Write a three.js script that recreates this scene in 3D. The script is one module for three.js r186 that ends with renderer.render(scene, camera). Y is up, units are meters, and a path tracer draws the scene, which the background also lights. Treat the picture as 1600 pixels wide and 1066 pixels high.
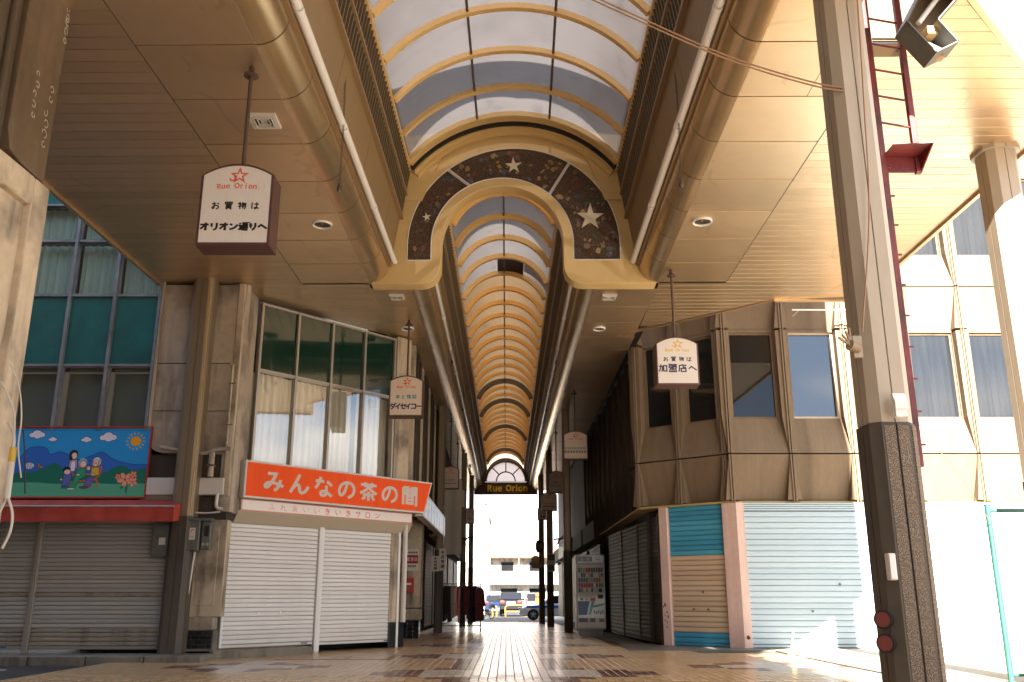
import * as THREE from 'three';
import { RoundedBoxGeometry } from 'three/addons/geometries/RoundedBoxGeometry.js';
import { TextGeometry } from 'three/addons/geometries/TextGeometry.js';
import { FontLoader } from 'three/addons/loaders/FontLoader.js';
import { mergeGeometries, toCreasedNormals } from 'three/addons/utils/BufferGeometryUtils.js';

// noise that the sky and the textures are computed from
const hash = (x, y, s) => { let h = Math.imul(x, 374761393) ^ Math.imul(y, 668265263) ^ Math.imul(s, 2246822519); h = Math.imul(h ^ (h >>> 13), 1274126177); return ((h ^ (h >>> 16)) >>> 0) / 4294967296; };
function vnoise(u, v, px, py, s) {            // tileable value noise, px by py cells
  u *= px; v *= py; const x = Math.floor(u), y = Math.floor(v), fx = u - x, fy = v - y, sx = fx * fx * (3 - 2 * fx), sy = fy * fy * (3 - 2 * fy);
  const at = (i, j) => hash(((i % px) + px) % px, ((j % py) + py) % py, s);
  const a = at(x, y), b = at(x + 1, y), c = at(x, y + 1), d = at(x + 1, y + 1);
  return a + (b - a) * sx + (c - a) * sy + (a - b - c + d) * sx * sy;
}
function fbm(u, v, px, py, s, oct = 4) { let t = 0, w = 0.5, n = 0; for (let i = 0; i < oct; i++) { t += w * vnoise(u, v, px << i, py << i, s + i); n += w; w *= 0.55; } return t / n; }

// ---------------------------------------------------------------- camera, sky, sun, exposure
const scene = new THREE.Scene();
const camera = new THREE.PerspectiveCamera(41.09, 1600 / 1066, 0.1, 3000);
camera.position.set(0, 1, 0);
camera.quaternion.setFromRotationMatrix(new THREE.Matrix4().makeBasis(
  new THREE.Vector3(0.99998, -0.00057, 0.00609).normalize(),
  new THREE.Vector3(-0.0011, 0.96261, 0.27089).normalize(),
  new THREE.Vector3(-0.00602, -0.27089, 0.96259).normalize()));
const SUN = new THREE.Vector3(-0.05, 0.6, 1).normalize();
function skyTexture() {                                     // blue sky with broken white cloud, the same all round
  const W = 1024, Hh = 512, d = new Float32Array(W * Hh * 4), lerp = (a, b, t) => a + (b - a) * t, sm = (a, b, x) => { x = Math.min(1, Math.max(0, (x - a) / (b - a))); return x * x * (3 - 2 * x); };
  for (let j = 0; j < Hh; j++) for (let i = 0; i < W; i++) {
    const el = ((j + 0.5) / Hh - 0.5) * Math.PI, az = ((i + 0.5) / W) * 2 * Math.PI, y = Math.sin(el), c = Math.cos(el), x = c * Math.cos(az), z = c * Math.sin(az), o = (j * W + i) * 4;
    const t = Math.pow(Math.max(0, y), 0.55), k = 1 / (Math.max(0, y) + 0.16), u = x * k * 0.11 + 0.5, v = z * k * 0.11 + 0.5;
    const n = fbm(u, v, 9, 9, 201, 6), m = fbm(u, v, 26, 26, 231, 4), cl = sm(0.36, 0.58, n + 0.22 * (m - 0.5)) * 0.95 + 0.05, dark = sm(0.55, 0.75, n) * 0.28;
    const b = [lerp(0.42, 0.10, t), lerp(0.52, 0.22, t), lerp(0.64, 0.46, t)], w = [0.80 - dark, 0.785 - dark * 0.97, 0.765 - dark * 0.9];
    for (let q = 0; q < 3; q++) d[o + q] = y < 0 ? [0.24, 0.22, 0.2][q] : lerp(b[q], w[q], lerp(0.85, cl, Math.min(1, y * 6)));
    d[o + 3] = 1;
  }
  const tx = new THREE.DataTexture(d, W, Hh, THREE.RGBAFormat, THREE.FloatType); tx.mapping = THREE.EquirectangularReflectionMapping; tx.magFilter = THREE.LinearFilter; tx.wrapS = THREE.RepeatWrapping; tx.needsUpdate = true; return tx;
}
scene.background = scene.environment = skyTexture();
scene.backgroundIntensity = scene.environmentIntensity = 0.52;
const sun = new THREE.DirectionalLight(new THREE.Color(1, 0.93, 0.83), 4.6);
sun.name = 'sun'; sun.position.copy(SUN).multiplyScalar(90); sun.target.position.set(0, 0, -15);
sun.position.add(sun.target.position);
sun.castShadow = true; sun.shadow.mapSize.set(4096, 4096);
Object.assign(sun.shadow.camera, { left: -45, right: 45, top: 60, bottom: -60, near: 1, far: 260 });
scene.add(sun, sun.target);
const renderer = new THREE.WebGLRenderer({ antialias: true });
renderer.toneMapping = THREE.LinearToneMapping;
renderer.toneMappingExposure = 8.7;
renderer.shadowMap.enabled = true;

// ---------------------------------------------------------------- helpers
let seed = 12345;
const rnd = () => { seed = (seed * 1664525 + 1013904223) >>> 0; return seed / 4294967296; };
const rr = (a, b) => a + (b - a) * rnd();
const used = new Map();
function numbered(n) { const k = used.get(n) ?? 0; used.set(n, k + 1); return k ? n + '_' + String(k).padStart(3, '0') : n; }
function shade(o) { o.castShadow = o.receiveShadow = true; return o; }
function tag(o, label, category, group, kind) {
  if (label) o.userData.label = label; if (category) o.userData.category = category;
  if (group) o.userData.group = group; if (kind) o.userData.kind = kind; return o;
}
function thing(name, label, category, [x, y, z] = [0, 0, 0], turn = 0, group) {
  const o = new THREE.Group(); o.name = numbered(name); o.position.set(x, y, z); o.rotation.y = turn; scene.add(o);
  o.updateWorldMatrix(true, false); return tag(o, label, category, group);
}
function struct(name, parent = scene, [x, y, z] = [0, 0, 0], turn = 0) {
  const o = new THREE.Group(); o.name = numbered(name); o.position.set(x, y, z); o.rotation.y = turn; parent.add(o);
  o.userData.kind = 'structure'; o.updateWorldMatrix(true, false); return o;
}
function copyOf(o, label, [x, y, z], turn = o.rotation.y) {
  const c = o.clone(); c.name = numbered(o.name.replace(/_\d{3}$/, '')); scene.add(c); c.position.set(x, y, z); c.rotation.y = turn;
  c.userData = { ...o.userData, label }; return c;
}
const merged = (g) => {
  if (!Array.isArray(g)) return g;
  if (g.length === 1) return g[0];
  return mergeGeometries(g.map((x) => { const y = x.index ? x.toNonIndexed() : x; for (const k of Object.keys(y.attributes)) if (!['position', 'normal', 'uv', 'color'].includes(k)) y.deleteAttribute(k); return y; }));
};
// one named mesh under parent; fr: a frame (world matrix) the geometry's axes are in
function part(parent, name, geo, mat, fr) {
  const m = shade(new THREE.Mesh(merged(geo), mat)); m.name = parent === scene ? numbered(name) : name;
  parent.add(m);
  if (fr) { parent.updateWorldMatrix(true, false); new THREE.Matrix4().copy(parent.matrixWorld).invert().multiply(fr).decompose(m.position, m.quaternion, m.scale); }
  m.updateWorldMatrix(true, false); return m;
}
// frame: local x runs from A to B on the plan, y up, z towards whoever looks at the face
function frame([ax, az], [bx, bz], y = 0) {
  return new THREE.Matrix4().makeRotationY(Math.atan2(-(bz - az), bx - ax)).setPosition(ax, y, az);
}
const shift = (fr, x, y, z) => new THREE.Matrix4().copy(fr).multiply(new THREE.Matrix4().makeTranslation(x, y, z));
const I4 = new THREE.Matrix4();
// uv in metres from the face's main direction
function uvm(g, s = 0.5, ox = 0, oy = 0) {
  if (g.index) g = g.toNonIndexed();
  if (!g.attributes.normal) g.computeVertexNormals();
  const p = g.attributes.position, n = g.attributes.normal, uv = new Float32Array(p.count * 2);
  for (let i = 0; i < p.count; i += 3) {
    let ax = 0, ay = 0, az = 0;
    for (let k = 0; k < 3; k++) { ax += n.getX(i + k); ay += n.getY(i + k); az += n.getZ(i + k); }
    ax = Math.abs(ax); ay = Math.abs(ay); az = Math.abs(az);
    for (let k = i; k < i + 3; k++) {
      const x = p.getX(k), y = p.getY(k), z = p.getZ(k);
      const [u, v] = ay > ax && ay > az ? [x, z] : ax > az ? [z, y] : [x, y];
      uv[k * 2] = u * s + ox; uv[k * 2 + 1] = v * s + oy;
    }
  }
  g.setAttribute('uv', new THREE.BufferAttribute(uv, 2)); return g;
}
// box given by its limits
function bx(x0, x1, y0, y1, z0, z1, s) {
  const g = new THREE.BoxGeometry(x1 - x0, y1 - y0, z1 - z0); g.translate((x0 + x1) / 2, (y0 + y1) / 2, (z0 + z1) / 2); return uvm(g, s);
}
function rb(x0, x1, y0, y1, z0, z1, r = 0.01, seg = 1) {
  const g = new RoundedBoxGeometry(x1 - x0, y1 - y0, z1 - z0, seg, Math.min(r, (x1 - x0) / 2.01, (y1 - y0) / 2.01, (z1 - z0) / 2.01)); g.translate((x0 + x1) / 2, (y0 + y1) / 2, (z0 + z1) / 2); return uvm(g);
}
// prism over a plan polygon [[x, z], ...] from y0 to y1
function slab(pts, y0, y1, bevel = 0) {
  const s = new THREE.Shape(pts.map(([x, z]) => new THREE.Vector2(x, -z)));
  const g = new THREE.ExtrudeGeometry(s, { depth: y1 - y0 - 2 * bevel, bevelEnabled: bevel > 0, bevelSize: bevel, bevelThickness: bevel, bevelOffset: -bevel, bevelSegments: 1, curveSegments: 8 });
  g.rotateX(-Math.PI / 2); g.translate(0, y0 + bevel, 0); return uvm(g);
}
// prism over an elevation outline (x, y), z from z0 to z1
function plate(shape, z0, z1, bevel = 0, curve = 20) {
  const s = shape instanceof THREE.Shape ? shape : new THREE.Shape(shape.map(([x, y]) => new THREE.Vector2(x, y)));
  const g = new THREE.ExtrudeGeometry(s, { depth: z1 - z0 - 2 * bevel, bevelEnabled: bevel > 0, bevelSize: bevel, bevelThickness: bevel, bevelOffset: -bevel, bevelSegments: 2, curveSegments: curve });
  g.translate(0, 0, z0 + bevel); return uvm(g);
}
// prism over a profile (z, y) along x from x0 to x1
function along(profile, x0, x1) {
  const g = plate(profile.map(([z, y]) => [-z, y]), x0, x1); g.rotateY(Math.PI / 2); return uvm(g);
}
const V = (x, y, z) => new THREE.Vector3(x, y, z);
function tube(pts, r, seg = 6, n) {
  const c = pts.length === 2 ? new THREE.LineCurve3(V(...pts[0]), V(...pts[1])) : new THREE.CatmullRomCurve3(pts.map((p) => V(...p)), false, 'centripetal');
  return new THREE.TubeGeometry(c, n ?? (pts.length === 2 ? 1 : pts.length * 5), r, seg, false);
}
function rod([x0, y0, z0], [x1, y1, z1], r, seg = 10, r2 = r) {
  const a = V(x0, y0, z0), b = V(x1, y1, z1), d = b.clone().sub(a), g = new THREE.CylinderGeometry(r2, r, d.length(), seg);
  g.applyQuaternion(new THREE.Quaternion().setFromUnitVectors(V(0, 1, 0), d.normalize())); g.translate(...a.add(b).multiplyScalar(0.5).toArray()); return g;
}
const lathe = (pts, seg = 20) => new THREE.LatheGeometry(pts.map(([x, y]) => new THREE.Vector2(x, y)), seg);
const moved = (g, x, y, z) => { const h = g.clone(); h.translate(x, y, z); return h; };

// ---------------------------------------------------------------- textures
function dataTex(size, f, rx = 1, ry = 1, srgb = true) {
  const d = new Uint8Array(size * size * 4);
  for (let j = 0; j < size; j++) for (let i = 0; i < size; i++) {
    const c = f(i / size, j / size), o = (j * size + i) * 4;
    for (let k = 0; k < 3; k++) d[o + k] = Math.max(0, Math.min(255, Math.round(255 * (c.length ? c[k] : c))));
    d[o + 3] = 255;
  }
  const t = new THREE.DataTexture(d, size, size); t.wrapS = t.wrapT = THREE.RepeatWrapping; t.magFilter = THREE.LinearFilter; t.minFilter = THREE.LinearMipmapLinearFilter; t.generateMipmaps = true;
  t.repeat.set(rx, ry); if (srgb) t.colorSpace = THREE.SRGBColorSpace; t.needsUpdate = true; return t;
}
function canvasTex(w, h, draw) {
  const c = document.createElement('canvas'); c.width = w; c.height = h; draw(c.getContext('2d'), w, h);
  const t = new THREE.CanvasTexture(c); t.colorSpace = THREE.SRGBColorSpace; t.anisotropy = 8; return t;
}
const again = (t, rx, ry) => { const c = t.clone(); c.repeat.set(rx, ry); c.needsUpdate = true; return c; };
const mottle = dataTex(512, (u, v) => 0.78 + 0.2 * (fbm(u, v, 5, 5, 3, 5) - 0.5) + 0.12 * (fbm(u, v, 24, 24, 9, 3) - 0.5) - 0.16 * Math.max(0, fbm(u, v, 3, 4, 21, 4) - 0.58) * 3);
const faint = dataTex(256, (u, v) => 0.94 + 0.07 * (fbm(u, v, 5, 5, 7, 4) - 0.5) + 0.03 * (fbm(u, v, 30, 30, 11, 2) - 0.5));
const stain = dataTex(512, (u, v) => { const m = fbm(u, v, 4, 4, 141, 5), e = Math.abs(fbm(u, v, 3, 3, 151, 3) - 0.5), k = 0.96 - 0.25 * Math.max(0, m - 0.57) - (e < 0.012 && m > 0.5 ? 0.05 : 0) + 0.03 * (fbm(u, v, 30, 30, 161, 2) - 0.5); return [k, k * (0.995 - 0.1 * Math.max(0, m - 0.57)), k * 0.985]; });
const dirtRough2 = dataTex(256, (u, v) => 0.85 + 0.25 * (fbm(u, v, 6, 6, 171, 4) - 0.5), 1, 1, false);
const streak = dataTex(512, (u, v) => {
  const s = fbm(u, v, 22, 2, 5, 4), m = fbm(u, v, 4, 3, 17, 4), b = fbm(u, v, 60, 60, 31, 2), k = 0.82 + 0.34 * (s - 0.5) + 0.22 * (m - 0.5) + 0.08 * (b - 0.5);
  return [k, k * (0.985 - 0.03 * (m - 0.5)), k * (0.96 - 0.07 * (m - 0.5))];
});
const streakSoft = dataTex(512, (u, v) => { const a = fbm(u, v, 26, 2, 5, 4), m = fbm(u, v, 3, 3, 17, 5), b = fbm(u, v, 70, 70, 31, 2), d = Math.max(0, fbm(u, v, 9, 1, 43, 3) - 0.6), k = 0.88 + 0.1 * (a - 0.5) + 0.16 * (m - 0.5) + 0.05 * (b - 0.5) - 0.5 * d; return [k, k * 0.99, k * 0.97]; });
const grime = dataTex(512, (u, v) => {
  const m = fbm(u, v, 4, 4, 41, 5), s = fbm(u, v, 14, 2, 47, 4), p = fbm(u, v, 40, 40, 53, 3), d = Math.max(0, m - 0.5) * 1.5 + Math.max(0, s - 0.55) * 1.3, k = 0.93 - d * 0.75 + 0.1 * (p - 0.5);
  return [k, k * 0.975, k * 0.93];
});
const bumpy = dataTex(256, (u, v) => fbm(u, v, 26, 26, 61, 3), 1, 1, false);
const pebble = dataTex(512, (u, v) => {
  const n = 34, x = u * n, y = v * n; let d = 9, id = 0;
  for (let j = -1; j < 2; j++) for (let i = -1; i < 2; i++) {
    const cx = Math.floor(x) + i, cy = Math.floor(y) + j, wx = ((cx % n) + n) % n, wy = ((cy % n) + n) % n, q = Math.hypot(cx + hash(wx, wy, 1) - x, cy + hash(wx, wy, 2) - y);
    if (q < d) { d = q; id = hash(wx, wy, 3); }
  }
  const k = d < 0.4 ? 0.6 + 0.35 * id : 0.42; return [k, k * 0.94, k * 0.86];
});
const pebbleBump = dataTex(512, (u, v) => {
  const n = 34, x = u * n, y = v * n; let d = 9;
  for (let j = -1; j < 2; j++) for (let i = -1; i < 2; i++) {
    const cx = Math.floor(x) + i, cy = Math.floor(y) + j, wx = ((cx % n) + n) % n, wy = ((cy % n) + n) % n; d = Math.min(d, Math.hypot(cx + hash(wx, wy, 1) - x, cy + hash(wx, wy, 2) - y));
  }
  return Math.max(0, 1 - d * 2);
}, 1, 1, false);
const dirtRough = dataTex(256, (u, v) => 0.45 + 0.5 * fbm(u, v, 6, 6, 71, 4), 1, 1, false);
const sheetDirt = dataTex(512, (u, v) => {
  const m = fbm(u, v, 3, 3, 81, 5), s = fbm(u, v, 3, 16, 87, 4), k = 0.95 - 0.18 * Math.max(0, m - 0.5) - 0.16 * Math.max(0, s - 0.58) - 0.5 * Math.max(0, fbm(u, v, 9, 9, 83, 4) - 0.68); return [k, k * 0.985, k * 0.97];
});
const tileWear = dataTex(512, (u, v) => { const k = 0.92 + 0.12 * (fbm(u, v, 4, 4, 91, 5) - 0.5) + 0.12 * (fbm(u, v, 32, 32, 97, 3) - 0.5); return [k, k * 0.985, k * 0.96]; });
const stoneMap = dataTex(512, (u, v) => { const k = 0.8 + 0.3 * (fbm(u, v, 6, 6, 103, 5) - 0.5) + 0.3 * (hash(Math.floor(u * 512), Math.floor(v * 512), 7) - 0.5) * 0.6; return [k, k, k * 0.98]; });

// ---------------------------------------------------------------- materials
const std = (r, g, b, roughness = 0.7, o = {}) => { const m = new THREE.MeshStandardMaterial({ roughness, ...o }); m.color.setRGB(r, g, b); return m; };
const phys = (r, g, b, roughness, o = {}) => { const m = new THREE.MeshPhysicalMaterial({ roughness, ...o }); m.color.setRGB(r, g, b); return m; };
const M = {
  ceil: [0, 1, 2, 3].map((i) => std(0.62 + 0.022 * i, 0.455 + 0.017 * i, 0.28 + 0.011 * i, 0.42, { map: again(stain, 0.45, 0.45), metalness: 0.72, roughnessMap: again(dirtRough2, 0.5, 0.5) })),
  cornice: [0, 1, 2].map((i) => std(0.60 + 0.025 * i, 0.44 + 0.017 * i, 0.25 + 0.01 * i, 0.27, { map: again(faint, 0.7, 0.7), metalness: 0.75 })),
  well: std(0.30, 0.195, 0.095, 0.5, { map: again(faint, 0.5, 0.5) }),
  louver: std(0.10, 0.07, 0.045, 0.6),
  gold: std(0.78, 0.55, 0.24, 0.45, { map: again(faint, 0.5, 0.5), metalness: 0.05 }),
  rib: std(0.92, 0.62, 0.27, 0.45, { map: again(faint, 1, 1), metalness: 0.1 }),
  darkbar: std(0.10, 0.075, 0.05, 0.5),
  sheet: phys(0.10, 0.093, 0.094, 0.93, { map: sheetDirt, transmission: 0.85, thickness: 0, side: THREE.DoubleSide }), sheetAmber: phys(0.12, 0.08, 0.045, 0.93, { map: sheetDirt, transmission: 0.85, thickness: 0, side: THREE.DoubleSide }), ribInner: std(0.95, 0.58, 0.2, 0.45, { map: again(faint, 1, 1) }),
  tubeWhite: std(0.82, 0.80, 0.78, 0.25), white: std(0.78, 0.77, 0.75, 0.5), steel: std(0.5, 0.5, 0.5, 0.35, { metalness: 0.8 }),
  rodBrown: std(0.10, 0.06, 0.045, 0.5), lanternFrame: std(0.085, 0.036, 0.028, 0.5),
  columnUp: std(0.43, 0.355, 0.27, 0.45, { map: again(faint, 0.7, 0.4) }),
  columnLow: std(0.12, 0.098, 0.078, 0.6, { map: again(streak, 0.7, 0.4) }),
  columnPebble: std(0.60, 0.52, 0.46, 0.75, { map: again(pebble, 7, 7), bumpMap: again(pebbleBump, 7, 7), bumpScale: 0.006 }),
  stone: std(0.5, 0.44, 0.36, 0.85, { map: again(grime, 0.8, 0.8), bumpMap: again(bumpy, 2, 2), bumpScale: 0.004 }),
  pier: std(0.74, 0.64, 0.52, 0.8, { map: again(grime, 0.7, 0.7), bumpMap: again(bumpy, 1.5, 1.5), bumpScale: 0.006 }),
  fascia: std(0.24, 0.17, 0.11, 0.6, { map: again(streak, 0.5, 0.5) }),
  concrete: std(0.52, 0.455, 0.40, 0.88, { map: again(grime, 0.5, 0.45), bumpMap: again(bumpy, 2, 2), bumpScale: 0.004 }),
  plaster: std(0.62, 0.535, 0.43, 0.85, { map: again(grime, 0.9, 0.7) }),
  precast: [0, 1, 2].map((i) => std(0.225 + 0.02 * i, 0.165 + 0.015 * i, 0.11 + 0.01 * i, 0.85, { map: again(streakSoft, 0.55 + 0.1 * i, 0.35), bumpMap: again(bumpy, 3, 1), bumpScale: 0.003 })),
  alu: std(0.42, 0.45, 0.52, 0.4, { metalness: 0.35, map: again(mottle, 1, 1) }), aluWarm: std(0.40, 0.36, 0.31, 0.4, { metalness: 0.4 }),
  teal: phys(0.008, 0.20, 0.225, 0.16, { clearcoat: 0.6, clearcoatRoughness: 0.05, map: again(mottle, 0.5, 0.5) }), green: phys(0.006, 0.035, 0.024, 0.12, { clearcoat: 0.7, clearcoatRoughness: 0.04 }),
  glass: phys(0.90, 0.94, 0.93, 0.015, { transmission: 1, thickness: 0, ior: 1.75, side: THREE.DoubleSide }),
  glassBright: phys(0.92, 0.94, 0.93, 0.02, { transmission: 1, thickness: 0, ior: 2.3, side: THREE.DoubleSide }),
  glassDark: phys(0.012, 0.013, 0.015, 0.03, { ior: 1.45 }), glassMirror: phys(0.02, 0.022, 0.025, 0.02, { clearcoat: 1, clearcoatRoughness: 0.01, ior: 1.9 }),
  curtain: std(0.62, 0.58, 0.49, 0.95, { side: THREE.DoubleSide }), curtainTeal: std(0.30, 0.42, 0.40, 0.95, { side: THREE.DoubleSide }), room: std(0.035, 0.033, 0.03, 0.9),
  shutterGrey: [0, 1, 2].map((i) => std(0.43 + 0.025 * i, 0.405 + 0.024 * i, 0.37 + 0.022 * i, 0.5, { map: again(faint, 0.4, 2) })),
  shutterWhite: [0, 1, 2].map((i) => std(0.80 + 0.02 * i, 0.77 + 0.02 * i, 0.74 + 0.02 * i, 0.45, { map: again(faint, 0.4, 2) })),
  shutterPale: [0, 1, 2].map((i) => std(0.41 + 0.018 * i, 0.53 + 0.018 * i, 0.61 + 0.018 * i, 0.5, { map: again(faint, 0.4, 2) })),
  shutterBlue: [0, 1, 2].map((i) => std(0.045 + 0.012 * i, 0.30 + 0.035 * i, 0.48 + 0.04 * i, 0.5, { map: again(faint, 0.5, 3) })),
  shutterBeige: [0, 1, 2].map((i) => std(0.56 + 0.03 * i, 0.42 + 0.025 * i, 0.29 + 0.02 * i, 0.55, { map: again(faint, 0.5, 3) })),
  shutterDark: [0, 1].map((i) => phys(0.06 + 0.01 * i, 0.052 + 0.01 * i, 0.042 + 0.008 * i, 0.55, { specularIntensity: 0.3 })),
  pink: std(0.84, 0.62, 0.58, 0.6, { map: again(streakSoft, 0.9, 0.4) }), rust: std(0.10, 0.04, 0.02, 0.9),
  inside: std(0.16, 0.10, 0.05, 0.7), signSilver: std(0.55, 0.53, 0.51, 0.4, { metalness: 0.2 }), frameWhite: std(0.62, 0.58, 0.53, 0.5), box: std(0.45, 0.37, 0.27, 0.6),
  red: std(0.50, 0.03, 0.025, 0.5), ladder: std(0.21, 0.03, 0.035, 0.5, { map: again(grime, 2, 2) }), awning: std(0.60, 0.075, 0.05, 0.7, { map: again(streak, 0.6, 0.6) }),
  meter: std(0.20, 0.20, 0.18, 0.5, { map: mottle }), black: std(0.012, 0.012, 0.012, 0.6), rubber: std(0.02, 0.02, 0.02, 0.85), asphalt: std(0.055, 0.055, 0.06, 0.85, { map: again(stoneMap, 0.6, 0.6), bumpMap: again(bumpy, 3, 3), bumpScale: 0.004 }),
  paint: std(0.7, 0.7, 0.68, 0.7, { map: again(grime, 1, 1) }), kerb: std(0.24, 0.225, 0.2, 0.85, { map: again(grime, 0.8, 0.8) }), greystone: std(0.20, 0.19, 0.18, 0.45, { map: again(stoneMap, 0.8, 0.8) }),
  walk: std(0.58, 0.49, 0.39, 0.7, { map: again(stoneMap, 0.5, 0.5) }), grout: std(0.09, 0.055, 0.035, 0.8), blackTile: [0, 1].map((i) => phys(0.012 + 0.01 * i, 0.014 + 0.01 * i, 0.016 + 0.01 * i, 0.15, {})),
  whiteDirty: std(0.78, 0.74, 0.70, 0.55, { map: again(faint, 0.6, 2) }), greyDirty: std(0.38, 0.34, 0.30, 0.6, { map: again(grime, 0.6, 4) }), shutterBack: std(0.09, 0.08, 0.07, 0.8), yellow: std(0.42, 0.24, 0.03, 0.5), columnBronze: std(0.25, 0.185, 0.115, 0.45, { map: again(faint, 0.7, 0.4), metalness: 0.2 }), paleYellow: std(0.72, 0.58, 0.26, 0.5), machine: std(0.42, 0.40, 0.37, 0.45), chain: std(0.12, 0.10, 0.08, 0.4, { metalness: 0.7 }), fence: std(0.045, 0.19, 0.15, 0.5, { map: mottle }), wire: std(0.35, 0.33, 0.30, 0.4, { metalness: 0.6 }),
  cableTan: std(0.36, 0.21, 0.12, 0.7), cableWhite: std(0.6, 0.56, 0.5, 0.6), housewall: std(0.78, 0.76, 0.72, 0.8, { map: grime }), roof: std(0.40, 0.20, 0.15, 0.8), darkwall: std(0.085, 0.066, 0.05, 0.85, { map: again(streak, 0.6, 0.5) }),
  woodpost: std(0.30, 0.22, 0.14, 0.6),
};

// ---------------------------------------------------------------- brush strokes of the Japanese letters on the signs, each in a 100 x 100 cell
const GL = {
  'み': 'M22 18H56C50 38 36 66 24 76C14 82 10 70 18 62C34 50 66 58 90 70M76 42C76 62 66 80 52 90', 'ん': 'M50 8C40 36 24 64 12 90C22 66 34 52 44 54C56 56 46 88 62 88C76 88 84 70 90 58',
  'な': 'M12 26H52M36 8C32 30 22 48 12 60M64 26C74 30 82 36 88 44M64 44C62 60 66 74 62 84C56 92 38 92 38 80C38 68 58 68 72 78C80 83 86 88 90 92', 'の': 'M52 18C50 46 38 78 26 80C12 78 12 50 24 34C38 16 70 14 82 34C94 56 84 80 58 88',
  '茶': 'M10 20H90M34 8V32M66 8V32M50 28C40 44 24 54 8 60M50 28C60 44 76 54 92 60M22 66H78M50 50V94M34 74L20 90M66 74L80 90', '間': 'M14 10V94M14 10H42V40H14M14 25H42M58 10H86V92L78 92M58 10V40H86M58 25H86M34 52H66V86H34ZM34 69H66',
  'ふ': 'M38 12L58 22M50 36C40 46 62 56 58 74C54 88 42 86 36 80M28 56C24 68 18 76 10 80M70 56C78 62 86 72 90 80', 'れ': 'M28 10V92M10 30H36C30 48 20 62 8 74C26 52 46 30 58 32C70 36 56 72 66 84C74 90 84 80 90 72',
  'あ': 'M16 24H82M44 8C42 36 44 60 52 84M70 36C64 62 42 86 26 82C12 74 28 48 56 46C84 46 94 76 62 90', 'い': 'M16 22C16 50 20 76 32 80C38 80 42 70 44 62M74 28C84 40 88 52 90 66', 'き': 'M18 24H80M14 44H84M42 8C50 30 60 48 74 66C60 58 50 58 46 60M24 66C24 84 40 90 72 88',
  'サ': 'M8 32H92M32 12V56M68 12V50C68 72 56 86 40 92', 'ロ': 'M18 20H82V84H18Z', 'ン': 'M16 22L38 36M14 84C48 80 76 58 88 28', 'お': 'M12 28H58M36 8V76C34 92 12 84 16 72C24 56 60 42 78 54C94 68 78 90 58 88M70 18L88 32',
  '買': 'M14 8H86V28H14ZM38 8V28M62 8V28M26 38H74V78H26ZM26 51H74M26 64H74M40 80L20 94M60 80L82 94', '物': 'M20 14L12 36M14 30H44M30 8V92M10 62L46 50M62 8L48 40M56 24H90C90 60 88 92 72 88M70 26L50 66M82 26L58 84', 'は': 'M18 12C12 40 14 66 18 88M40 32H88M66 10V74C64 92 38 90 42 76C50 66 76 74 90 86',
  'オ': 'M10 30H90M62 8V86L48 86M60 32L12 80', 'リ': 'M26 14V56M74 10V52C74 74 60 86 44 92', '通': 'M14 12L26 24M8 42H26V76C18 80 12 86 8 90M26 76C40 92 70 92 94 90M40 12H84L66 24M42 32H86V80M42 32V80M42 48H86M42 62H86M64 24V78', 'り': 'M28 12C24 34 26 48 30 54C32 44 38 36 44 34M70 10C78 50 66 80 42 92',
  'へ': 'M8 60L36 32L92 76', '加': 'M8 30H46C46 60 44 90 32 86M28 8C28 50 20 76 8 92M58 22H90V86H58Z', '盟': 'M12 8H42V44H12ZM12 26H42M56 8H86V52M56 8V40C54 46 50 50 46 54M56 24H86M56 38H86M18 60H82V90M18 60V90M40 60V90M60 60V90M6 92H94', '店': 'M50 4V16M14 18H92M16 18C16 50 14 76 6 92M54 28V54M54 40H84M32 56H82V90H32Z',
  '本': 'M10 30H90M50 8V92M48 32C38 54 24 68 8 78M52 32C62 54 76 68 92 78M32 72H68', 'と': 'M30 12C32 28 38 40 44 48M80 32C50 44 24 60 24 74C24 90 54 88 84 84', '雑': 'M8 24H46M26 8C26 26 20 36 8 42M40 24V36M8 56H46M27 44V92M62 8L50 36M60 24V92M74 8V24M60 28H92M60 48H90M60 68H90M60 90H94M76 28V90',
  '誌': 'M8 16H40M14 6H32M10 30H38M10 42H38M12 56H38V84H12ZM50 20H94M72 4V40M54 40H90M52 62L48 84M62 56V82C64 92 84 90 84 78M72 54L78 66M88 60L94 76', 'ダ': 'M36 10L12 50M34 24H74C70 60 50 84 22 94M28 48L58 66M78 6L84 18M90 2L96 14', 'イ': 'M80 10C60 36 34 54 10 62M50 40V94', 'セ': 'M8 42L86 30L66 58M34 10V78C34 86 46 86 84 84',
  'コ': 'M16 22H82V82H14', 'ー': 'M10 50H90', '屋': 'M16 10H86V30H16M16 10C16 50 14 76 6 94M30 44H90M56 44L36 62L82 58M56 62V92M32 76H84M24 92H94', '直': 'M10 18H90M50 4V30M30 30H76V76H30ZM30 45H76M30 60H76M14 30V90H92', '営': 'M26 8L32 18M50 6V18M76 8L68 18M10 34V22H90V34M30 36H70V54H30ZM22 64H78V92H22Z',
};
function glyphs(ctx, text, x, y, w, h, step, color, width, cap = 'round') {     // x, y: top left of the first cell
  ctx.strokeStyle = color; ctx.lineCap = cap; ctx.lineJoin = cap === 'round' ? 'round' : 'miter';
  [...text].forEach((ch, i) => {
    if (!GL[ch]) return;
    ctx.save(); ctx.translate(x + i * step, y); ctx.scale(w / 100, h / 100); ctx.lineWidth = width; ctx.stroke(new Path2D(GL[ch])); ctx.restore();
  });
}
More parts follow.
